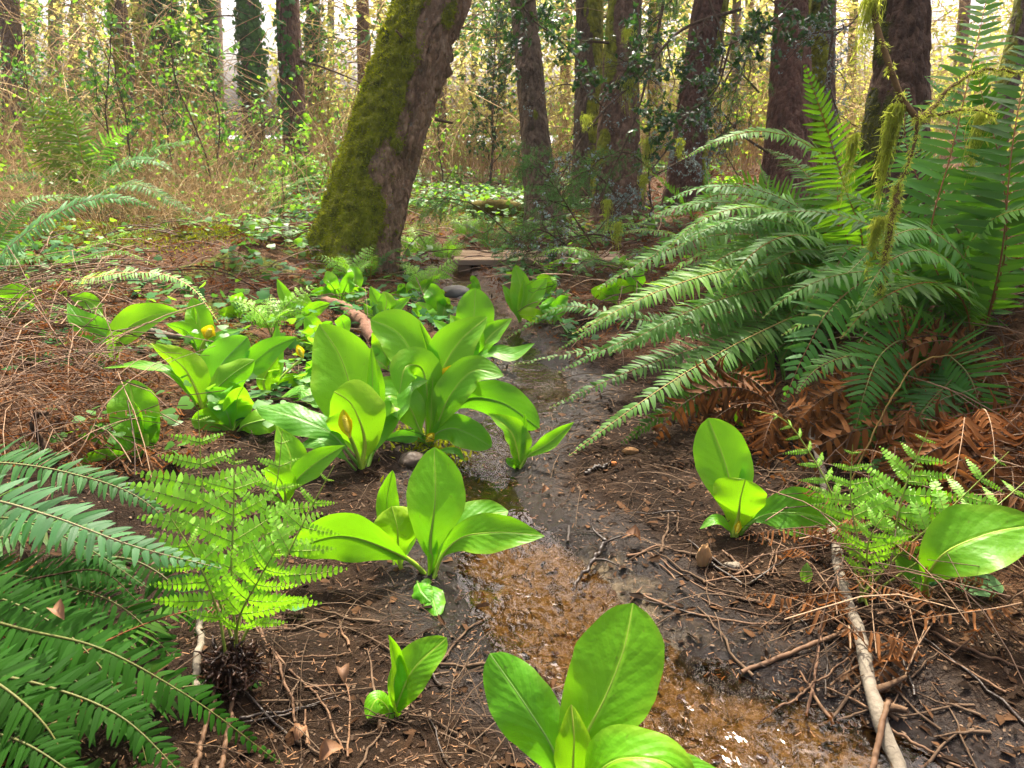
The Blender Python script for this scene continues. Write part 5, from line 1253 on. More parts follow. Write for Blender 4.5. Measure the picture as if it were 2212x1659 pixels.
for i, (P, lab, kw) in enumerate([
    ([(1300, 560, 6.6), (1240, 470, 6.4), (1170, 370, 6.2), (1115, 335, 6.1)], 'fresh green spruce bough reaching across the grey-brown knotted trunk', dict(needles=9000)),
    ([(1340, 430, 7.0), (1270, 370, 6.7), (1220, 400, 6.5), (1160, 440, 6.4)], 'drooping spruce bough between the knotted trunk and the dark pair', dict(needles=8000)),
    ([(1190, 560, 7.0), (1120, 520, 6.8), (1010, 435, 6.8), (900, 430, 6.6)], 'low soft spruce bough sweeping to the leaning trunk', dict(needles=9000)),
    ([(1420, 380, 7.2), (1350, 330, 7.0), (1300, 340, 6.9), (1240, 420, 6.8)], 'green spruce spray before the broad scaly trunk', dict(needles=7000)),
    ([(1240, 540, 6.4), (1160, 500, 6.2), (1110, 540, 6.1)], 'mossy spruce bough at the foot of the knotted trunk', dict(needles=6000)),
    ([(1640, 20, 6.4), (1600, 160, 6.2), (1570, 280, 6.1)], 'spruce spray hanging beside the dark tilted trunk', dict(needles=5000)),
    ([(1480, -30, 6.9), (1420, 40, 6.8), (1380, 110, 6.7)], 'spruce spray overhead between dark trunks', dict(needles=5000))]):
    dead_branch(lab, P, .009, 160 + i, n1=20, L1=.5, n2=6, L2=.2, lich=6, name='spruce_bough', droop=.25, lcol=(1.3, 1.3, 1.1), **kw)

# --- hanging beard moss
def hanging(mb, P0, L, w, n, rr, bias=(0, 0, 0)):
    k = 8; u = np.linspace(0, 1, k)
    o = rr.normal(size=(n, 3)) * [w * .45, w * .45, w * .2]
    l = L * rr.uniform(.15, 1, n) ** 1.4
    env = (1 + .5 * np.sin(u * 3)) * (1 - .55 * u)
    W = np.cumsum(rr.normal(size=(n, k, 3)) * [w * .18, w * .18, 0], 1)
    G = P0 + o[:, None] * env[None, :, None] + W * .6 + np.array([0, 0, -1.0]) * (l[:, None] * u[None])[..., None] + np.asarray(bias) * u[None, :, None]
    mb.tubes(G, (np.ones((n, 1)) * (1.1 - .8 * u)[None]) * rr.uniform(.0006, .0016, n)[:, None], 3)
    c = G[:, 1:-1].reshape(-1, 3); c = c[rr.integers(0, len(c), n * 3)]
    mb.inst(BLADE, c, rand_dirs(len(c), -1.6), rand_dirs(len(c)), rr.uniform(.012, .04, len(c)), rr.uniform(.001, .003, len(c)))
for i, (x, y, d, L, w, lab) in enumerate([
    (1402, 300, 5.7, .36, .05, 'thick yellow-green beard moss strand hanging from the lichened branch'), (1312, 432, 5.7, .26, .03, 'narrow beard moss strand low on the blue-lichened branch'), (1334, 480, 5.7, .24, .035, 'ragged beard moss tuft beside the narrow low strand'),
    (1266, 250, 5.8, .14, .05, 'short beard moss tuft on the long bare dead limb'), (1360, 170, 6.0, .28, .06, 'loose beard moss draped high before the broad scaly trunk'), (1390, 380, 5.7, .22, .03, 'dim beard moss strand under the thick yellow-green one'),
    (1356, 60, 6.2, .16, .05, 'beard moss tuft near the holly spray'), (1470, 300, 6.0, .2, .03, 'thin beard moss strand by the drooping holly')]):
    rr = np.random.default_rng(200 + i); mb = MB(); P0 = at(x, y, d)
    hanging(mb, P0, L, w, 70, rr)
    tag(mb.build('beard_moss', M['beard'], origin=P0), lab, 'moss')
# --- the close mossy branch with its hanging moss
dB = 2.45
def mossy_branch(label, paths, d):
    b = at(*paths[0][0][:2], d)
    t = thing('mossy_branch', label, 'branch', b)
    rr = np.random.default_rng(9)
    for j, (pts, r0, r1, fuzz) in enumerate(zip(paths, (.011, .008, .006, .006, .010), (.010, .003, .002, .002, .006), (1, .45, .3, .2, 1))):
        Q = spline(np.array([at(x, y, d + dd) for x, y, dd in pts]), 40)
        Q = Q + np.stack([fbm(np.arange(40) * .5, c * 7, j, 4) - .5 for c in range(3)], 1) * .012
        mb = MB(); mb.tube(Q, np.linspace(r0, r1, 40), 9)
        limb = mb.build('limb', M['twig'], t, b, color=(1.5, 1.4, .9))
        n = int(2200 * fuzz * (2.2 if j == 0 else 1)); pk = rr.integers(0, 40, n)
        o = rand_dirs(n, -.15); rad = np.linspace(r0, r1, 40)[pk]
        mb = MB(); mb.inst(BLADE, Q[pk] + rr.normal(size=(n, 3)) * .006 + o * rad[:, None] * .7, unit(o + [0, 0, -.6]), rand_dirs(n), rr.uniform(.005, .02, n), rr.uniform(.0006, .0016, n))
        m = mb.build('moss_coat', M['beard'], t, b); kind(m, 'stuff'); m.parent = limb
mossy_branch('mossy forked branch hanging down over the bank ferns', [
    [(1955, -330, 2.2), (1920, -260, 1.3), (1885, -140, .4), (1878, -30, .1), (1895, 60, .05), (1930, 160, 0), (1955, 220, 0), (1985, 256, -.02)],
    [(1985, 256, -.02), (2010, 240, 0), (2050, 190, .03), (2110, 155, .05), (2215, 158, .1)],
    [(1985, 256, -.02), (2040, 245, 0), (2090, 235, .05), (2150, 250, .1)],
    [(1985, 256, -.02), (1975, 310, -.02), (1950, 380, -.02), (1935, 420, .0)],
    [(1940, 400, .0), (1928, 470, 0), (1910, 560, 0), (1900, 640, .02)]], dB)
for i, (x, y, d, L, w, n, lab) in enumerate([(1938, 228, 2.45, .34, .022, 170, 'dense yellow-green beard moss clump under the fork of the mossy branch'), (1850, 290, 2.7, .26, .020, 60, 'dull hanging moss wisp left of the mossy forked branch'), (1904, 470, 2.45, .22, .016, 90, 'moss tassel at the lower tip of the mossy branch'),
    (1890, -20, 2.5, .26, .03, 110, 'moss wisp high on the mossy branch at the frame top'), (2130, 240, 2.6, .28, .03, 60, 'faint moss wisp hanging before the tall fern fronds')]):
    rr = np.random.default_rng(220 + i); mb = MB(); P0 = at(x, y, d)
    hanging(mb, P0, L, w, n, rr, bias=(-.02, 0, 0))
    tag(mb.build('beard_moss', M['beard'], origin=P0), lab, 'moss')

# ---------------------------------------------------------------- saplings, scrub, thicket, far wood
def sapling(label, pts, d, seed, n1=12, L1=.6, leaf=LEAF, nleaf=160, leafL=.07, mat='shrub', r=.012, name='sapling', lcol=(1, 1, 1), n2=3):
    rr = np.random.default_rng(seed)
    P = np.array([at(x, y, d) for x, y in pts])
    g = Hs(P[0][0], P[0][1]); P[0, 2] = g - .03
    Q = spline(P, 40); Q = Q + np.cumsum(rr.normal(size=Q.shape) * .006, 0)
    b = Q[0].copy(); b[2] = g
    t = thing(name, label, 'sapling', b)
    mb = MB(); mb.tube(Q, r * np.linspace(1, .35, 40), 7)
    G1, R1 = twigs_on(Q, n1, L1, r * .5, .75, rr, -.05); mb.tubes(G1, R1, 4)
    GG = [twigs_on(g_, n2, L1 * .45, r * .25, .8, rr, 0) for g_ in G1]
    G2 = np.concatenate([x[0] for x in GG]); mb.tubes(G2, np.maximum(.0015, np.concatenate([x[1] for x in GG])), 3)
    mb.build('stem', M['twig'], t, b)
    E = np.concatenate([G1[:, 2:].reshape(-1, 3), G2[:, 1:].reshape(-1, 3)])
    pk = rr.integers(0, len(E), nleaf)
    mb = MB(); mb.inst(leaf, E[pk], unit(rr.normal(size=(nleaf, 3)) + [0, 0, -.3]), unit(rr.normal(size=(nleaf, 3)) * .6 + UP), rr.uniform(.6, 1.2, nleaf) * leafL, rr.uniform(.25, .4, nleaf) * leafL * (2.2 if leaf is HOLLY else 1))
    mb.build('foliage', M[mat], t, b, color=lcol)
SAP = [([(215, 500), (235, 400), (228, 250), (236, 60), (245, -30)], 8.5, 'grey-stemmed sapling with blue-green leaves rising from the old bronze fern', 230),
       ([(295, 520), (292, 380), (275, 230), (250, 120), (245, 60)], 8.2, 'forked dark sapling with drooping pale leaves', 180), ([(470, 640), (462, 480), (432, 300), (385, 150), (378, -20)], 7.8, 'slender dark sapling curving across the ivy-clad trunks', 190),
       ([(465, 600), (462, 430), (478, 300), (470, 180), (455, 60)], 8.4, 'straight leafy sapling with a side limb toward the sky gap', 170), ([(540, 560), (535, 420), (560, 330), (580, 260)], 9, 'small leafy sapling left of the reddish ivy trunk', 150),
       ([(672, 640), (650, 540), (640, 400), (632, 250), (640, 150)], 9.5, 'thin sapling with fine yellowish twigs before the ivy trunk', 110), ([(590, 600), (600, 520), (595, 430)], 7.6, 'low dark sapling beside the pale fern frond', 70),
       ([(330, 560), (345, 430), (350, 300), (330, 200)], 8.8, 'thin sapling between the old fern and slender ones', 150), ([(120, 520), (90, 350), (60, 180), (50, 40)], 9, 'leafy scrub sapling near the frame edge', 260),
       ([(420, 600), (400, 430), (410, 330), (440, 250)], 9.5, 'wispy sapling with scattered yellow leaves', 120), ([(740, 560), (735, 430), (750, 330), (730, 240)], 11, 'twiggy leafy sapling against the leaning trunk edge', 120)]
for i, (p, d, lab, nl) in enumerate(SAP):
    sapling(lab, p, d, 300 + i, n1=13, L1=.7, nleaf=int(nl * .85), leafL=.068, lcol=random.choice([(.9, 1, 2.0), (.9, 1, 1.6), (1.1, 1.1, .9)]))
sapling('dark holly sapling with tiers of glossy leaves right of the leaning tree', [(1058, 470), (1062, 300), (1062, 150), (1060, 20)], 12, 330, n1=34, L1=1.1, leaf=HOLLY, nleaf=1100, leafL=.085, mat='holly', r=.02, name='holly_sapling', n2=5)
sapling('small holly shoot near the broad scaly trunk foot', [(1395, 560), (1400, 450), (1396, 330), (1405, 240)], 7.2, 331, n1=10, L1=.4, leaf=HOLLY, nleaf=60, leafL=.05, mat='holly', r=.013, name='holly_sapling')
sapling('thin bare-stemmed sapling in the clearing with a few yellow leaves', [(965, 520), (960, 400), (945, 300), (950, 200)], 10, 332, n1=10, L1=.7, nleaf=70, leafL=.07, mat='bright')
sapling('sunlit pale huckleberry bush at the foot of the reddish ivy trunk', [(640, 460), (635, 430), (640, 400)], 10.3, 333, n1=26, L1=1.1, nleaf=900, leafL=.085, mat='bright', name='huckleberry_bush', lcol=(1.6, 1.5, 2.5), n2=5)  # leaf tint lightened to carry the backlight

def in_fan(n, y0, y1, xa, xb, rr, pw=1.0):
    """points on the ground between two view bearings (px) and two ranges"""
    y = y0 + (y1 - y0) * rr.random(n) ** pw
    px = rr.uniform(xa, xb, n)
    x = (px - W0 / 2) / FPX * y * .97
    return x, y, H(x, y)

def keep_view(x, y, z, rr):
    """the open lane before the ivy-grown trunk and the gap beside it"""
    px = x / (y * .97) * FPX + W0 / 2
    kp = ~((((px > 580) & (px < 715) & (y < 12.5)) | ((px > 478) & (px < 625) & (y > 10))) & (rr.random(len(x)) > .06))
    return x[kp], y[kp], z[kp]

def brush(name, label_n, N, y0, y1, xa, xb, h0, h1, seed, mat, r=(.0025, .006), leafN=0, leafmat='shrub', leafL=.06, lean=.35):
    rr = np.random.default_rng(seed)
    x, y, z = in_fan(N, y0, y1, xa, xb, rr)
    x, y, z = keep_view(x, y, z, rr)
    N = len(x)
    clump = fbm(x * .6, y * .6, 0, seed)
    kp = rr.random(N) < sstep(.3, .6, clump) * .85 + .15
    x, y, z = x[kp], y[kp], z[kp]; N = len(x)
    h = rr.uniform(h0, h1, N) * (.6 + .8 * clump[kp])
    k = 6; u = np.linspace(0, 1, k)
    D = np.c_[rr.normal(size=(N, 2)) * lean, np.ones(N)]
    W = np.cumsum(rr.normal(size=(N, k, 3)) * .05, 1); W[:, 0] = 0
    bend = np.c_[rr.normal(size=(N, 2)) * .4, -np.abs(rr.normal(size=N)) * .25]
    G = np.stack([x, y, z - .02], 1)[:, None] + h[:, None, None] * (u[None, :, None] * D[:, None] + W * u[None, :, None] + bend[:, None] * (u ** 2.5)[None, :, None])
    mb = MB(); mb.tubes(G, rr.uniform(*r, N)[:, None] * (1.1 - .7 * u)[None] * (np.clip(y / 9, .7, 2.0))[:, None], 3)
    mats = [M[mat]]
    if leafN:
        E = G[:, 2:].reshape(-1, 3); pk = rr.integers(0, len(E), leafN)
        O = E[pk] + rr.normal(size=(leafN, 3)) * .12
        mb.inst(LEAF, O, unit(rr.normal(size=(leafN, 3)) + [0, 0, -.2]), unit(rr.normal(size=(leafN, 3)) * .7 + UP * .8), rr.uniform(.5, 1.2, leafN) * leafL, rr.uniform(.25, .42, leafN) * leafL, 1)
        mats.append(M[leafmat])
    return kind(mb.build(name, mats), 'stuff')
brush('thicket', '', 4600, 8, 19, -160, 800, .5, 1.3, 401, 'tan', leafN=4500, leafmat='bright', leafL=.055)
brush('tall_thicket', '', 900, 11, 22, -160, 760, 1.2, 3.0, 402, 'tan', leafN=4000, leafmat='shrub', leafL=.075, r=(.004, .008), lean=.2)
brush('dry_brush', '', 2600, 6.4, 9.5, -160, 600, .2, .75, 405, 'tan', r=(.0015, .0035), leafN=900, leafmat='bright', leafL=.04, lean=.5)
brush('clearing_thicket', '', 2200, 12, 24, 880, 1700, .6, 1.9, 403, 'tan', leafN=4500, leafmat='bright', leafL=.06)
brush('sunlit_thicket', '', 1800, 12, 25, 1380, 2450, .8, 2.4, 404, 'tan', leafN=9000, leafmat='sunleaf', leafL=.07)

# --- the far wood: a mass of leaf sprays and stems up to the tree tops
def far_wood(name, N, y0, y1, xa, xb, z0, z1, seed, mat, L, gap=None, cl=.46, soft=.1, sc=.35, flat=1.0):
    rr = np.random.default_rng(seed)
    x, y, z = in_fan(N, y0, y1, xa, xb, rr)
    zz = z + z0 + (z1 - z0) * rr.random(N)
    f = fbm(x * sc, y * sc * .6, zz * sc * 1.3, seed, 3)
    px = x / (y * .97) * FPX + W0 / 2
    th = cl + (0 if gap is None else .6 * np.exp(-((px - gap[0]) / gap[1]) ** 4))
    kp = rr.random(N) < sstep(th - soft, th + soft, f)
    O = np.stack([x, y, np.where(y > 22, zz - z * .8, zz)], 1)[kp]; n = len(O)
    mb = MB(); mb.inst(LEAF, O, unit(rr.normal(size=(n, 3)) * [1, 1, .6] + [0, 0, -.35]), unit(rr.normal(size=(n, 3)) * .7 * flat + UP), rr.uniform(.5, 1.3, n) * L, rr.uniform(.12, .26, n) * L)
    return kind(mb.build(name, M[mat]), 'stuff')
GAP = (548, 62)
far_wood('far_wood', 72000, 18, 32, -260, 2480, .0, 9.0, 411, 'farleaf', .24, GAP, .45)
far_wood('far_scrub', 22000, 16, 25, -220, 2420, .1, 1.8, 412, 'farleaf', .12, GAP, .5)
far_wood('leafy_scrub', 11000, 13, 23, -220, 450, .8, 5.2, 413, 'shrub', .11, None, .55)
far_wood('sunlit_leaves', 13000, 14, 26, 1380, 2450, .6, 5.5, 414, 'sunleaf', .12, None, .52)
far_wood('spruce_curtain', 16000, 14, 24, 660, 1700, 2.2, 6.0, 415, 'needle', .20, None, .58)
far_wood('ivy_tangle', 6000, 17, 21, 380, 480, 1.5, 6.0, 416, 'bright', .14, None, .45)

# fine bare twigs hanging in the middle distance
def far_twigs(name, N, y0, y1, xa, xb, z0, z1, seed, mat):
    rr = np.random.default_rng(seed)
    x, y, z = in_fan(N, y0, y1, xa, xb, rr)
    x, y, z = keep_view(x, y, z, rr); N = len(x)
    k = 5; u = np.linspace(0, 1, k)
    D = unit(np.c_[rr.normal(size=(N, 2)), rr.normal(size=N) * .35]); L = rr.uniform(.5, 2.0, N)
    G = np.stack([x, y, z + rr.uniform(z0, z1, N)], 1)[:, None] + L[:, None, None] * (u[None, :, None] * D[:, None] + np.cumsum(rr.normal(size=(N, k, 3)) * .04, 1)) - np.array([0, 0, .25]) * (L[:, None] * u[None] ** 2)[..., None]
    mb = MB(); mb.tubes(G, rr.uniform(.003, .007, N)[:, None] * (1.1 - .8 * u)[None] * np.clip(y / 10, 1, 2)[:, None], 3)
    return kind(mb.build(name, M[mat]), 'stuff')
far_twigs('bare_twigs', 2600, 10, 24, 640, 2400, 1.0, 5.0, 421, 'tan')
far_twigs('scrub_twigs', 900, 10, 24, -200, 640, 1.0, 4.5, 422, 'tan')
# ---------------------------------------------------------------- forest floor: litter (stuff) and single pieces (things)
def scatter(n, y0, y1, rr, pw=1.3, xa=-500, xb=2800):
    x, y, z = in_fan(n, y0, y1, xa, xb, rr, pw)
    return x, y, z
rr = np.random.default_rng(500)
# needles
x, y, z = scatter(24000, .6, 7.5, rr, 1.6)
e = stream_dist(x, y); kp = (e > .0) | (rr.random(len(x)) < .12); x, y, z, e = x[kp], y[kp], z[kp], e[kp]
n = len(x); a = rr.uniform(0, 2 * PI, n)
zz = np.where(e > 0, z, np.maximum(z, WATER_Z)) + .003
mb = MB(); mb.inst(NEEDLE, np.stack([x, y, zz], 1), np.stack([np.cos(a), np.sin(a), rr.normal(size=n) * .12], 1), UP, rr.uniform(.008, .024, n) * np.clip(y / 2.4, .9, 2.2), rr.uniform(.0011, .0022, n) * np.clip(y / 2.2, .9, 2.5))
kind(mb.build('needle_litter', M['litter']), 'stuff')
# crumbs and bark chips
x, y, z = scatter(22000, .6, 7, rr, 1.6)
e = stream_dist(x, y); kp = e > -.02; x, y, z = x[kp], y[kp], z[kp]; n = len(x)
mb = MB(); mb.inst(CHIP, np.stack([x, y, z + .002], 1), rand_dirs(n) * [1, 1, .3], unit(rr.normal(size=(n, 3)) * .3 + UP), rr.uniform(.003, .024, n) ** 1.0 * np.clip(y / 2.5, .8, 2), rr.uniform(.002, .010, n) * np.clip(y / 2.5, .8, 2), (rr.random() > .5) * 1)
kind(mb.build('bark_crumbs', [M['wettwig'], M['twig']]), 'stuff')
# matted leaf scraps trodden into the mud
x, y, z = scatter(6500, .6, 5, rr, 1.4)
e = stream_dist(x, y); kp = ((e > -.01) & ((x > .25) | (rr.random(len(x)) < .3))) | (rr.random(len(x)) < .3); x, y, z = x[kp], y[kp], z[kp]; n = len(x)
mb = MB(); mb.inst(CHIP, np.stack([x, y, z + .003], 1), rand_dirs(n) * [1, 1, .25], unit(rr.normal(size=(n, 3)) * .25 + UP), rr.uniform(.012, .045, n), rr.uniform(.006, .02, n))
kind(mb.build('matted_leaf_litter', M['mudleaf']), 'stuff')
# dry leaf and bracken fragments on the forest floor beyond the mud
x, y, z = scatter(30000, 2.2, 13, rr, 1.2)
lit = sstep(3.4, 4.6, y) + sstep(-.9, -1.3, x) + sstep(1.05, 1.5, x)
kp = (stream_dist(x, y) > .1) & (rr.random(len(x)) < lit); x, y, z = x[kp], y[kp], z[kp]; n = len(x)
mb = MB(); mb.inst(PINNA_CURL, np.stack([x, y, z + rr.uniform(.0, .035, n)], 1), rand_dirs(n) * [1, 1, .35], unit(rr.normal(size=(n, 3)) * .6 + UP), rr.uniform(.025, .085, n) * np.clip(y / 5, .8, 1.6), rr.uniform(.002, .008, n) * np.clip(y / 4, .8, 1.8))
kind(mb.build('leaf_litter', M['dead']), 'stuff')
# thin dry stalk mat (dead bracken) on both banks and beyond
def stalk_mat(name, N, y0, y1, xa, xb, seed, up=.12, L=(.2, .7), lift=(.0, .10), r=(.0012, .0028), mat='deadstem', cond=None):
    rr = np.random.default_rng(seed)
    x, y, z = in_fan(N, y0, y1, xa, xb, rr)
    kp = stream_dist(x, y) > .12
    if cond is not None: kp &= cond(x, y)
    x, y, z = x[kp], y[kp], z[kp]; N = len(x)
    k = 6; u = np.linspace(0, 1, k); a = rr.uniform(0, 2 * PI, N); l = rr.uniform(*L, N)
    D = np.stack([np.cos(a), np.sin(a), rr.normal(size=N) * up], 1)
    G = np.stack([x, y, z + rr.uniform(*lift, N)], 1)[:, None] + l[:, None, None] * ((u - .5)[None, :, None] * D[:, None] + np.cumsum(rr.normal(size=(N, k, 3)) * .012, 1))
    G[..., 2] += (l[:, None] * .12) * np.sin(u * PI)[None]
    hh = H(G[..., 0], G[..., 1]); G[..., 2] = np.maximum(G[..., 2], hh + .003)
    mb = MB(); mb.tubes(G, rr.uniform(*r, N)[:, None] * np.ones((1, k)) * np.clip(y / 3, .8, 2.2)[:, None], 3)
    kind(mb.build(name, M[mat]), 'stuff')
stalk_mat('bracken_stalks', 420, 2.2, 4.6, -200, 190, 511, L=(.2, .9), lift=(.0, .13), up=.3, cond=lambda x, y: x < -.95)
stalk_mat('fern_stalks', 300, 1.4, 3.0, 1880, 2500, 512, L=(.2, .6), lift=(.0, .12), up=.3)
stalk_mat('dry_stems', 800, 4.2, 13, -150, 1500, 513, L=(.2, .9), lift=(.0, .08))
stalk_mat('fine_twigs', 1500, 1.1, 4.6, 250, 2200, 514, L=(.06, .28), lift=(.0, .006), up=.02, r=(.0008, .002), mat='twig')
# withered frond scraps
def scraps(name, N, y0, y1, xa, xb, seed, cond, L=(.15, .35)):
    rr = np.random.default_rng(seed); x, y, z = in_fan(N, y0, y1, xa, xb, rr); kp = cond(x, y); x, y, z = x[kp], y[kp], z[kp]
    mb = MB()
    for i in range(len(x)):
        P = arch((x[i], y[i], z[i] + rr.uniform(.02, .16)), rr.uniform(0, 6.28), rr.uniform(*L), rr.uniform(-10, 40), rr.uniform(-70, -10), 6)
        frond(mb, P, rr.uniform(.02, .05), UP, n=16, tmpl=PINNA_CURL, droop=1.4, jit=.4, gaps=.3, rad=.0018, seed=i)
    kind(mb.build(name, [M['dead'], M['deadstem']]), 'stuff')
scraps('bracken_scraps', 110, 2.2, 4.4, -200, 200, 521, lambda x, y: x < -.95)
scraps('withered_ferns', 90, 2.4, 3.6, 1850, 2500, 522, lambda x, y: x > .95)
scraps('dry_fern_scraps', 60, 4.4, 7.5, -100, 1100, 523, lambda x, y: stream_dist(x, y) > .3)
scraps('curled_fern_scraps', 55, 1.4, 2.2, 1880, 2500, 524, lambda x, y: x > .7, (.12, .3))
# ground ivy, seedlings and moss tufts
def cover(name, N, y0, y1, xa, xb, seed, tmpl, mat, L, lift, cl=.5, cond=None, sc=1.1, wd=None):
    rr = np.random.default_rng(seed); x, y, z = in_fan(N, y0, y1, xa, xb, rr)
    f = fbm(x * sc, y * sc, 0, seed); kp = (rr.random(N) < sstep(cl - .07, cl + .07, f)) & (stream_dist(x, y) > .18)
    if cond is not None: kp &= cond(x, y)
    x, y, z = x[kp], y[kp], z[kp]; n = len(x)
    l = rr.uniform(.6, 1.3, n) * L
    mb = MB(); mb.inst(tmpl, np.stack([x, y, z + rr.uniform(*lift, n)], 1), rand_dirs(n) * [1, 1, .3], unit(rr.normal(size=(n, 3)) * .35 + UP), l, l * (wd or 1))
    kind(mb.build(name, M[mat]), 'stuff')
cover('ground_ivy', 9000, 4.0, 14, -150, 1500, 531, IVY, 'ivy', .06, (.02, .12), .47)
cover('green_ground_cover', 9000, 5.5, 15, 520, 1600, 532, HEART, 'bright', .055, (.03, .16), .5)
cover('bank_seedlings', 2200, 2.3, 6.5, -150, 700, 533, HEART, 'bright', .045, (.03, .15), .5, lambda x, y: x < -.75)
cover('near_ivy', 420, 2.6, 5, -150, 700, 534, IVY, 'ivy', .055, (.01, .05), .5, lambda x, y: x < -.7)
def moss_tufts(name, seed):
    rr = np.random.default_rng(seed); mb = MB()
    for hx, hy, r, h, m_ in HUMMOCKS:
        if m_ < .35: continue
        n = int(2600 * m_ * min(1, r / .4)); q = rr.normal(size=(n, 2)) * r * .6
        x, y = hx + q[:, 0], hy + q[:, 1]
        mb.inst(BLADE, np.stack([x, y, H(x, y)], 1), rand_dirs(n, 1.2), rand_dirs(n), rr.uniform(.012, .035, n), rr.uniform(.003, .006, n))
    kind(mb.build(name, M['mossblade']), 'stuff')
moss_tufts('moss_tufts', 541)

# --- things lying about
def stick(label, P, r0, r1, mat, name='stick', cat='stick', sides=8, wob=.01, seed=0, forks=(), group=None, color=(1, 1, 1), grounded=False, lift=.0):
    rr = np.random.default_rng(seed)
    if grounded:
        P = [(x, y) for x, y in P]; W = np.array([gp(x, y)[0] for x, y in P]) + [0, 0, r0 * .6 + lift]
    else: W = np.array([vis(*p, r0 * 1.2 + .004) for p in P])
    Q = spline(W, 36); Q = Q + (np.stack([fbm(np.arange(36) * .35, c * 9 + seed, 0, seed) - .5 for c in range(3)], 1)) * wob * 2
    b = Q[0].copy(); rad = np.linspace(r0, r1, 36) * (1 + .18 * (fbm(np.arange(36) * .8, seed, 0, 4) - .5) * 2)
    mb = MB(); mb.tube(Q, rad, sides, caps=True)
    if not forks:
        o = mb.build(name, M[mat], origin=b, color=color); return tag(o, label, cat, group)
    t = thing(name, label, cat, b, group); mb.build('stem', M[mat], t, b, color=color)
    for (s, D, L, r) in forks:
        q0 = Q[int(s * 35)]; D = unit(D)
        q = spline(np.array([q0, q0 + D * L * .5 + rr.normal(size=3) * .1 * L, q0 + D * L]), 12)
        mb = MB(); mb.tube(q, np.linspace(r, r * .45, 12), 6, caps=True); mb.build('side_twig', M['twig' if mat == 'pale' else mat], t, b, color=color if mat != 'pale' else (1.3, 1.2, 1.1))
    return t
stick('long pale flaky stick slanting from the bank down across the water edge', [(1748, 915, 2.75), (1778, 1030, 2.5), (1803, 1180, 2.2), (1835, 1310, 2.0), (1868, 1430, 1.83), (1895, 1530, 1.72), (1945, 1700, 1.6)], .0115, .0165, 'pale', name='fallen_branch', cat='branch', sides=14, wob=.012, seed=3,
      forks=[(.62, (-.9, -.3, -.15), .24, .005), (.86, (.9, .25, .2), .09, .010), (.80, (-.8, -.5, -.3), .16, .004), (.9, (.7, -.2, .05), .06, .013)])
stick('pale twig standing among corner fern fronds', [(440, 1210, 1.72), (432, 1340, 1.70), (428, 1420, 1.68), (418, 1530, 1.66)], .007, .008, 'pale', seed=5, wob=.006, forks=[(.45, (.5, -.2, .3), .03, .004), (.75, (.6, 0, .3), .02, .004)])
stick('grey fallen branch lying behind the yellow-flowered skunk cabbage', [(225, 712), (320, 725), (400, 745)], .02, .014, 'pale', name='fallen_branch', cat='branch', seed=6, grounded=True, color=(.7, .68, .66), lift=.02)
stick('reddish log end slanting into the middle of the skunk cabbages', [(700, 660), (735, 672), (775, 700), (812, 745)], .04, .045, 'reddish', name='log', cat='log', sides=16, seed=7, grounded=True)
stick('bent dark stub with a broken tip poking from the bracken', [(112, 985, 2.45), (88, 950, 2.45), (72, 918, 2.42), (78, 895, 2.42), (102, 893, 2.4)], .011, .008, 'twig', seed=8, wob=.004)
stick('short log chunk lying at the foot of the leaning trunk', [(575, 515), (605, 530)], .045, .05, 'reddish', name='log', cat='log', sides=16, seed=9, grounded=True, color=(.8, .7, .7))
stick('low mossy log lying along the clearing behind the boardwalk', [(1010, 468), (1070, 462), (1150, 470)], .10, .08, 'twig', name='mossy_log', cat='log', sides=16, seed=10, grounded=True, color=(1.3, 1.6, .4))
stick('mossy log at the frame edge beyond the pale fern frond', [(-20, 562), (60, 570), (140, 580)], .05, .04, 'twig', name='mossy_log', cat='log', sides=14, seed=11, grounded=True, color=(1.5, 1.7, .4))
stick('straight brown fern stalk slanting across the mud toward the water', [(1600, 1452, 1.95), (1710, 1410, 1.98), (1838, 1358, 2.0)], .0055, .006, 'deadstem', name='fern_stalk', cat='stalk', seed=12, wob=.003)
stick('reddish stalk leaning against the pale stick near the bottom edge', [(1880, 1680, 1.5), (1900, 1590, 1.55), (1918, 1510, 1.6)], .0065, .006, 'deadstem', name='fern_stalk', cat='stalk', seed=13, wob=.003)
stick('forked thin grey twig hanging down over the water edge', [(1775, 1330, 1.95), (1768, 1400, 1.9), (1752, 1500, 1.82), (1740, 1545, 1.8)], .0035, .003, 'twig', seed=14, wob=.004, color=(1.6, 1.4, 1.4), forks=[(.05, (.8, .1, .0), .18, .003), (.05, (-.8, .0, .0), .10, .003)])
stick('black wet twig bent over the sandy pool with forked tips', [(1310, 1175), (1300, 1200), (1275, 1235), (1238, 1290)], .008, .005, 'wettwig', seed=15, grounded=True, lift=.02, forks=[(.2, (.5, .2, .1), .08, .004), (.5, (.6, -.3, 0), .07, .004), (.1, (-.3, .8, .3), .09, .005)])
stick('dark wet stick lying on the mud below the folded stream cabbage', [(1265, 1025), (1300, 1010), (1318, 1005)], .008, .007, 'wettwig', seed=16, grounded=True)
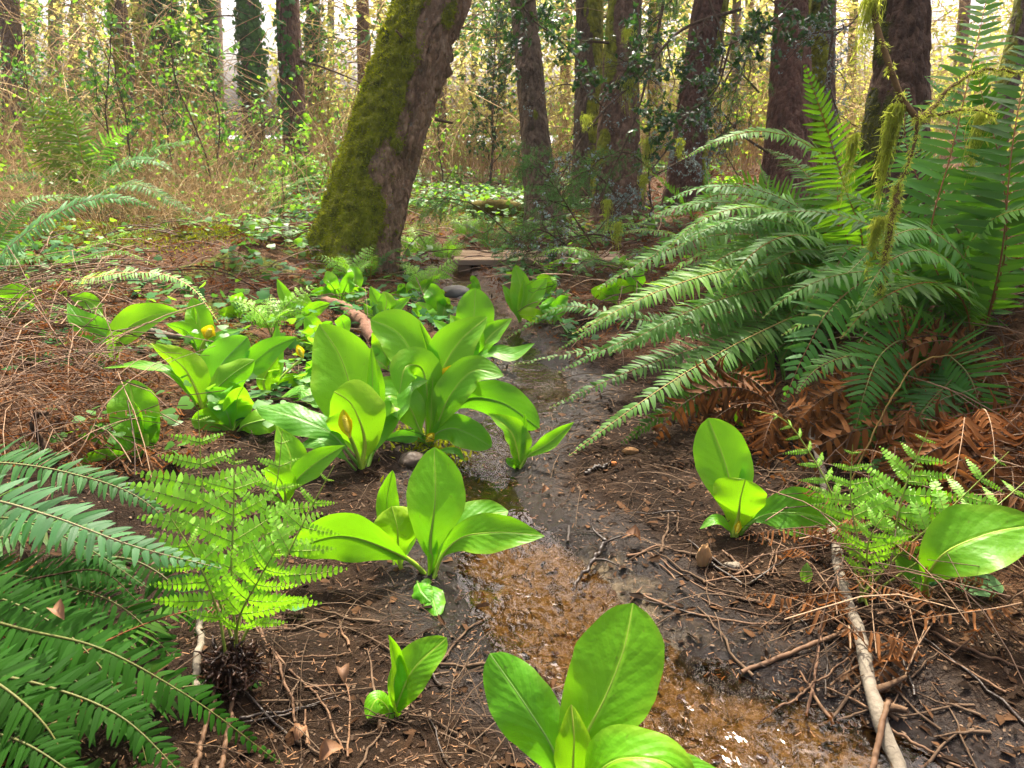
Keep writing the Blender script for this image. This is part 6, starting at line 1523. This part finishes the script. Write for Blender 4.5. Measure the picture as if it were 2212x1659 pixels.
for i, (P, r, lab) in enumerate([
    ([(470, 1680, 1.5), (490, 1590, 1.6), (512, 1480, 1.66), (518, 1450, 1.68)], .007, 'orange dry fern stalk standing below the lady fern crown, the straighter of two'), ([(415, 1690, 1.5), (440, 1590, 1.58), (470, 1480, 1.66)], .008, 'wide orange dry fern stalk slanting below the lady fern crown'),
    ([(525, 1290, 1.8), (565, 1370, 1.75), (610, 1450, 1.72), (640, 1560, 1.7)], .006, 'long dry stalk slanting beside the lady fern crown'), ([(545, 1350, 1.75), (600, 1420, 1.72), (680, 1500, 1.72), (740, 1620, 1.7)], .004, 'thin curved dry stalk crossing the mud near the seedling'),
    ([(450, 1250, 1.85), (470, 1310, 1.8), (480, 1370, 1.77)], .006, 'short orange stalk hanging behind the lady fern stems'), ([(530, 1370, 1.75), (590, 1412, 1.76), (680, 1420, 1.8), (760, 1410, 1.84)], .003, 'fine pale stalk curving low over the mud by the heart-shaped leaf'),
    ([(0, 765, 3.2), (130, 800, 3.1), (260, 842, 3.0)], .006, 'long pinkish bracken stalk lying across the brown tangle'), ([(75, 660, 3.4), (150, 760, 3.2), (240, 900, 2.9)], .005, 'steep pinkish bracken stalk crossing the long one'), ([(0, 835, 2.9), (90, 880, 2.8), (180, 930, 2.7)], .005, 'lower bracken stalk running toward the bent stub'),
    ([(1400, 1190, 2.28), (1520, 1270, 2.15), (1680, 1310, 2.08), (1800, 1325, 2.04)], .0036, 'upper dry fern stalk of the fan lying on the mud'), ([(1405, 1195, 2.28), (1530, 1300, 2.12), (1660, 1330, 2.07), (1800, 1345, 2.02)], .0036, 'second dry fern stalk of the fan, reddish and curved'),
    ([(1390, 1285, 2.1), (1500, 1328, 2.05), (1650, 1345, 2.03), (1830, 1330, 2.03)], .005, 'thick low dry fern stalk of the fan on the mud'), ([(1560, 1190, 2.25), (1640, 1250, 2.17), (1740, 1295, 2.1)], .0045, 'short straight orange stalk above the fan of stalks'),
    ([(1830, 1360, 1.98), (1960, 1300, 1.95), (2090, 1230, 1.92), (2220, 1130, 1.9)], .006, 'arched brown fern stalk rising to the frame edge over the tangle'), ([(1860, 1140, 2.25), (1960, 1120, 2.2), (2080, 1105, 2.15), (2220, 1098, 2.1)], .004, 'bare reddish frond stalk arching across the big cabbage leaf'),
    ([(1640, 1560, 1.75), (1730, 1500, 1.8), (1830, 1420, 1.85)], .004, 'brown stalk reaching under the pale stick over the water'), ([(1900, 1560, 1.7), (2000, 1620, 1.6), (2120, 1680, 1.55)], .005, 'tan stalk running from the pale stick to the bottom corner'),
    ([(1960, 1330, 1.95), (2060, 1390, 1.88), (2220, 1445, 1.8)], .006, 'flattened stalk lying in the tangle near the frame edge'), ([(1840, 1040, 2.3), (1905, 900, 2.35), (1980, 790, 2.4), (2100, 760, 2.5)], .0045, 'yellow arching fern stalk bare of leaflets on the bank')]):
    stick(lab, P, r * .72, r * .5, 'deadstem', name='fern_stalk', cat='stalk', seed=30 + i, wob=.006, color=(1.3, 1.5, .5) if 'yellow' in lab else (1, 1, 1))
# scattered twigs one could count, alike
tw = [('thin brown twig lying loose on the dark mud right of the stream', 'twigs on the mud right of the stream', 1180, 1800, 1000, 1400, 34), ('thin brown twig lying loose on the mud before the seedling', 'twigs on the near mud', 560, 1020, 1330, 1640, 22),
      ('small twig lying on needle litter below the leaning trunk', 'twigs below the leaning trunk', 430, 900, 600, 760, 22), ('dark twig lying across the lower mud bank under the pale stick', 'twigs on the lower bank', 1650, 2150, 1420, 1640, 16)]
rr = np.random.default_rng(77)
for (lab, grp, xa, xb, ya, yb, n) in tw:
    for i in range(n):
        for _ in range(20):
            x, y = rr.uniform(xa, xb), rr.uniform(ya, yb)
            p, d = gp(x, y)
            if stream_dist(p[0], p[1]) > .03: break
        L = rr.uniform(.08, .26) * (1.6 if y < 800 else 1); a = rr.uniform(0, PI); k = 10
        u = np.linspace(-.5, .5, k)
        Q = p[:2] + L * (u[:, None] * [math.cos(a), math.sin(a)]) + np.cumsum(rr.normal(size=(k, 2)) * L * .014, 0)
        Q = np.c_[Q, H(Q[:, 0], Q[:, 1]) + .006]
        mb = MB(); mb.tube(Q, np.linspace(.0035, .0016, k) * rr.uniform(.6, 1.5), 6, caps=True)
        tag(mb.build('twig', M[rr.choice(['twig', 'twig', 'deadstem', 'wettwig'])], origin=p, color=(1.2, 1.2, 1.2)), lab, 'twig', grp)
# chips, stones, cones, dry leaves
def lump(label, px, py, sx, sy, sz, mat, name, cat, seed, color=(1, 1, 1), rough=.25, lift=.35, rot=0):
    p, d = gp(px, py)
    th = np.linspace(0, PI, 18); ph = np.linspace(0, 2 * PI, 28, endpoint=False)
    n = np.stack([np.sin(th)[:, None] * np.cos(ph), np.sin(th)[:, None] * np.sin(ph), np.cos(th)[:, None] * np.ones(28)], -1)
    r = 1 + rough * 2 * (fbm(n[..., 0] * 1.6 + seed, n[..., 1] * 1.6, n[..., 2] * 1.6, seed) - .5) + rough * .6 * (fbm(n[..., 0] * 6, n[..., 1] * 6, n[..., 2] * 6, seed) - .5)
    G = n * r[..., None] * [sx, sy, sz]; c, s = math.cos(rot), math.sin(rot)
    G = np.stack([G[..., 0] * c - G[..., 1] * s, G[..., 0] * s + G[..., 1] * c, G[..., 2]], -1) + p + [0, 0, sz * lift]
    mb = MB(); mb.grid(G, None, .5, closed=True)
    return tag(mb.build(name, M[mat], origin=p, color=color), label, cat)
lump('grey stone at the head of the stream before the boardwalk', 985, 640, .11, .09, .06, 'stone', 'stone', 'stone', 1, (.6, .58, .55))
lump('smaller stone lying against the grey one at the stream head', 1003, 655, .06, .05, .04, 'stone', 'stone', 'stone', 2, (.4, .38, .36))
lump('brown rounded stone beside the foot of the hooded clump', 890, 1000, .05, .04, .03, 'stone', 'stone', 'stone', 3, (.3, .22, .16))
lump('dark low stone on the mud by the seedling bank', 975, 1060, .03, .03, .02, 'stone', 'stone', 'stone', 4, (.4, .35, .3))
lump('splintered orange wood chip upright on the mud right of the pool', 1520, 1218, .022, .012, .042, 'woodchip', 'wood_chip', 'wood chip', 5, rough=.5, lift=.5, rot=.4)
lump('pale bark flake near the orange wood chip', 1582, 1224, .020, .014, .010, 'pale', 'bark_flake', 'bark flake', 6, rough=.5)
lump('reddish spruce cone on the mud near the hanging fronds', 1512, 1000, .022, .014, .013, 'reddish', 'spruce_cone', 'cone', 7, (1.5, 1.2, 1))
lump('weathered cone lying under the frond tips', 1362, 978, .03, .018, .016, 'woodchip', 'spruce_cone', 'cone', 8, (.6, .55, .5))
lump('little orange cone by the dark wet stick', 1325, 1004, .012, .010, .010, 'woodchip', 'spruce_cone', 'cone', 9, (1.2, .7, .4))
for i, (x, y, L, a, lab) in enumerate([(690, 1650, .05, .6, 'curled tan dry leaf at the bottom edge'), (140, 1345, .04, 2.6, 'brown crumpled dry leaf caught on corner fern fronds'), (745, 1480, .045, 2.0, 'pale twisted dry leaf on the mud left of the seedling'), (1170, 1070, .035, .5, 'orange dry leaf scrap by the stream bend'),
                                       (1385, 1175, .06, 3.0, 'flat grey-brown dead leaf on the mud above the pool'), (640, 1610, .04, 1.4, 'narrow bark strip upright by the stalks'), (1455, 1075, .035, .3, 'yellowing leaf scrap on the mud under the fern bank')]):
    p, d = gp(x, y)
    if 'corner' in lab: p = at(x, y, 1.36)
    mb = MB(); v, f, uv = LEAF; v = v.copy(); v[:, 2] += .35 * np.sin(v[:, 0] * 3) + .3 * v[:, 1] ** 2
    mb.inst((v, f, uv), [p + [0, 0, .006]], [[math.cos(a), math.sin(a), .2]], [[.2, -.3, 1]], [L], [L * .33])
    tag(mb.build('dry_leaf', M['deadleaf'], origin=p, color=(.7, .6, .5)), lab, 'leaf')
for i, (x, y, L, lab, tm, mat, a) in enumerate([(642, 1320, .055, 'pale veined heart-shaped ivy leaf on the mud by the lady fern', HEART, 'ivy', -1.5), (1738, 1275, .055, 'small upright bright oval leaf on the mud near the pale stick', LEAF, 'bright', 1.3), (2060, 1285, .13, 'dark crinkled glossy leaf on the bank by the big cabbage leaf', LEAF, 'ivy', .0),
                                                (45, 985, .07, 'round pale green leaf pair near the bent stub', HEART, 'bright', 0.3), (140, 960, .06, 'single pale heart leaf beside the cupped cabbage', HEART, 'bright', 2.8), (2000, 1255, .06, 'small dark ivy leaf under the young ferns', IVY, 'ivy', -1)]):
    p, d = gp(x, y); p = p + [0, 0, .02]
    mb = MB(); mb.inst(tm, [p], [[math.cos(a) * (.2 if i == 1 else 1), math.sin(a) * .3, 1 if i == 1 else .1]], [unit(CAM - p) * .7 + UP * .6], [L], [L * (.3 if tm is LEAF else 1)])
    tag(mb.build('ivy_leaf' if mat == 'ivy' else 'seedling_leaf', M[mat], origin=p, color=(2.2, 1.6, 2.6) if i == 0 else (1, 1, 1)), lab, 'leaf')
# root crown of the lady fern and of the middle clump
def crown_lump(px, py, r, label, seed):
    p, d = gp(px, py)
    rr = np.random.default_rng(seed); n = 520
    q = rr.normal(size=(n, 3)) * [r * .4, r * .4, r * .35] + p + [0, 0, r * .3]
    u = np.linspace(0, 1, 5); D = rand_dirs(n, .2)
    G = q[:, None] + D[:, None] * (r * .42 * u)[None, :, None] + np.cumsum(rr.normal(size=(n, 5, 3)) * r * .06, 1)
    mb = MB(); mb.tubes(G, (.0030 * (1.1 - .7 * u))[None] * rr.uniform(.6, 1.6, n)[:, None], 4)
    o = mb.build('root_crown', M['wettwig'], lf, np.array(lf.location), color=(1.5, 1.0, .7)); return o
crown_lump(505, 1462, .06, '', 3)
# boardwalk
def boardwalk():
    p0, d0 = gp(985, 588); p1 = at(1330, 588, d0)
    z = .03
    y0 = p0[1] - .05
    t = thing('boardwalk', 'low weathered plank boardwalk crossing the stream behind the skunk cabbages', 'boardwalk', (p0[0] + .7, y0, 0))
    b = np.array(t.location)
    rr = np.random.default_rng(4)
    def box(name, a, c, mat, col=(1, 1, 1)):
        import bmesh
        bm = bmesh.new(); r = bmesh.ops.create_cube(bm, size=1)
        for v in bm.verts: v.co = [(a[i] + c[i]) / 2 + v.co[i] * (c[i] - a[i]) for i in range(3)]
        bmesh.ops.bevel(bm, geom=bm.edges[:], offset=.006, segments=2, affect='EDGES')
        me = bpy.data.meshes.new(name); bm.to_mesh(me); bm.free(); me.materials.append(M[mat])
        me.attributes.new('rnd', 'FLOAT', 'POINT').data.foreach_set('value', np.full(len(me.vertices), rr.random(), np.float32))
        o = bpy.data.objects.new(name, me); C.objects.link(o); o.parent = t; o.color = (*col, 1); return o
    for k in range(3):
        x0, x1 = p0[0] - .05, p1[0] + .1
        a = np.array([x0 + rr.uniform(0, .03), y0 + k * .165, z]) - b; c = np.array([x1, y0 + k * .165 + .155, z + .045 + rr.uniform(0, .004)]) - b
        box('plank', a, c, 'board')
    for xx in (p0[0] + .02, p1[0] - .1):
        a = np.array([xx, y0 - .0, -.12]) - b; c = np.array([xx + .1, y0 + .47, z - .003]) - b
        box('bearer', a, c, 'board', (.5, .45, .42))
boardwalk()
# ---------------------------------------------------------------- light, sky, camera
sc = bpy.context.scene
w = bpy.data.worlds.new('World'); sc.world = w; w.use_nodes = True
nt = w.node_tree
SUN_EL, SUN_AZ = math.radians(57), math.radians(6)      # azimuth from +Y towards +X
sky = nt.nodes.new('ShaderNodeTexSky'); sky.sky_type = 'NISHITA'; sky.sun_disc = False
sky.sun_elevation = SUN_EL; sky.sun_rotation = SUN_AZ
sky.dust_density = 8.0; sky.air_density = .4; sky.ozone_density = 0.3
bg = nt.nodes['Background']; bg.inputs['Strength'].default_value = .15
nt.links.new(sky.outputs[0], bg.inputs['Color'])
sun = bpy.data.lights.new('sun', 'SUN'); sun.energy = 3.4; sun.angle = math.radians(.6); sun.color = (1, .92, .79)
so = bpy.data.objects.new('sun', sun); C.objects.link(so)
from mathutils import Vector
_d = Vector((math.sin(SUN_AZ) * math.cos(SUN_EL), math.cos(SUN_AZ) * math.cos(SUN_EL), math.sin(SUN_EL)))
so.rotation_euler = (-_d).to_track_quat('-Z', 'Y').to_euler()
so.location = _d * 30
cam = bpy.data.cameras.new('camera'); co = bpy.data.objects.new('camera', cam); C.objects.link(co)
cam.sensor_width = 36; cam.lens = FPX / W0 * 36; cam.clip_start = .05; cam.clip_end = 500
cam.dof.use_dof = True; cam.dof.focus_distance = 2.6; cam.dof.aperture_fstop = 11
co.location = tuple(CAM); co.rotation_euler = (PI / 2 - PIT, 0, 0)
sc.camera = co
sc.view_settings.view_transform = 'Standard'; sc.view_settings.look = 'None'; sc.view_settings.gamma = 1
sc.view_settings.exposure = 1.75
cy = sc.cycles
cy.max_bounces = 8; cy.diffuse_bounces = 4; cy.glossy_bounces = 3; cy.transmission_bounces = 4; cy.transparent_max_bounces = 8
cy.caustics_reflective = False; cy.caustics_refractive = False
cy.use_denoising = True; cy.sample_clamp_indirect = 6


# the pale air between the trunks
import bmesh
bm = bmesh.new(); bmesh.ops.create_cube(bm, size=1)
for v in bm.verts: v.co = (v.co.x * 90, 21 + v.co.y * 62, -1 + v.co.z * 34)
me = bpy.data.meshes.new('haze'); bm.to_mesh(me); bm.free()
hz = bpy.data.objects.new('haze', me); C.objects.link(hz); kind(hz, 'stuff')
hm = bpy.data.materials.new('pale air'); hm.use_nodes = True; ht = hm.node_tree; ht.nodes.clear()
ho = ht.nodes.new('ShaderNodeOutputMaterial'); hv = ht.nodes.new('ShaderNodeVolumePrincipled')
hv.inputs['Color'].default_value = (.97, .95, .88, 1); hv.inputs['Density'].default_value = .0010; hv.inputs['Anisotropy'].default_value = .3
ht.links.new(hv.outputs[0], ho.inputs['Volume']); me.materials.append(hm)
cy.volume_bounces = 0
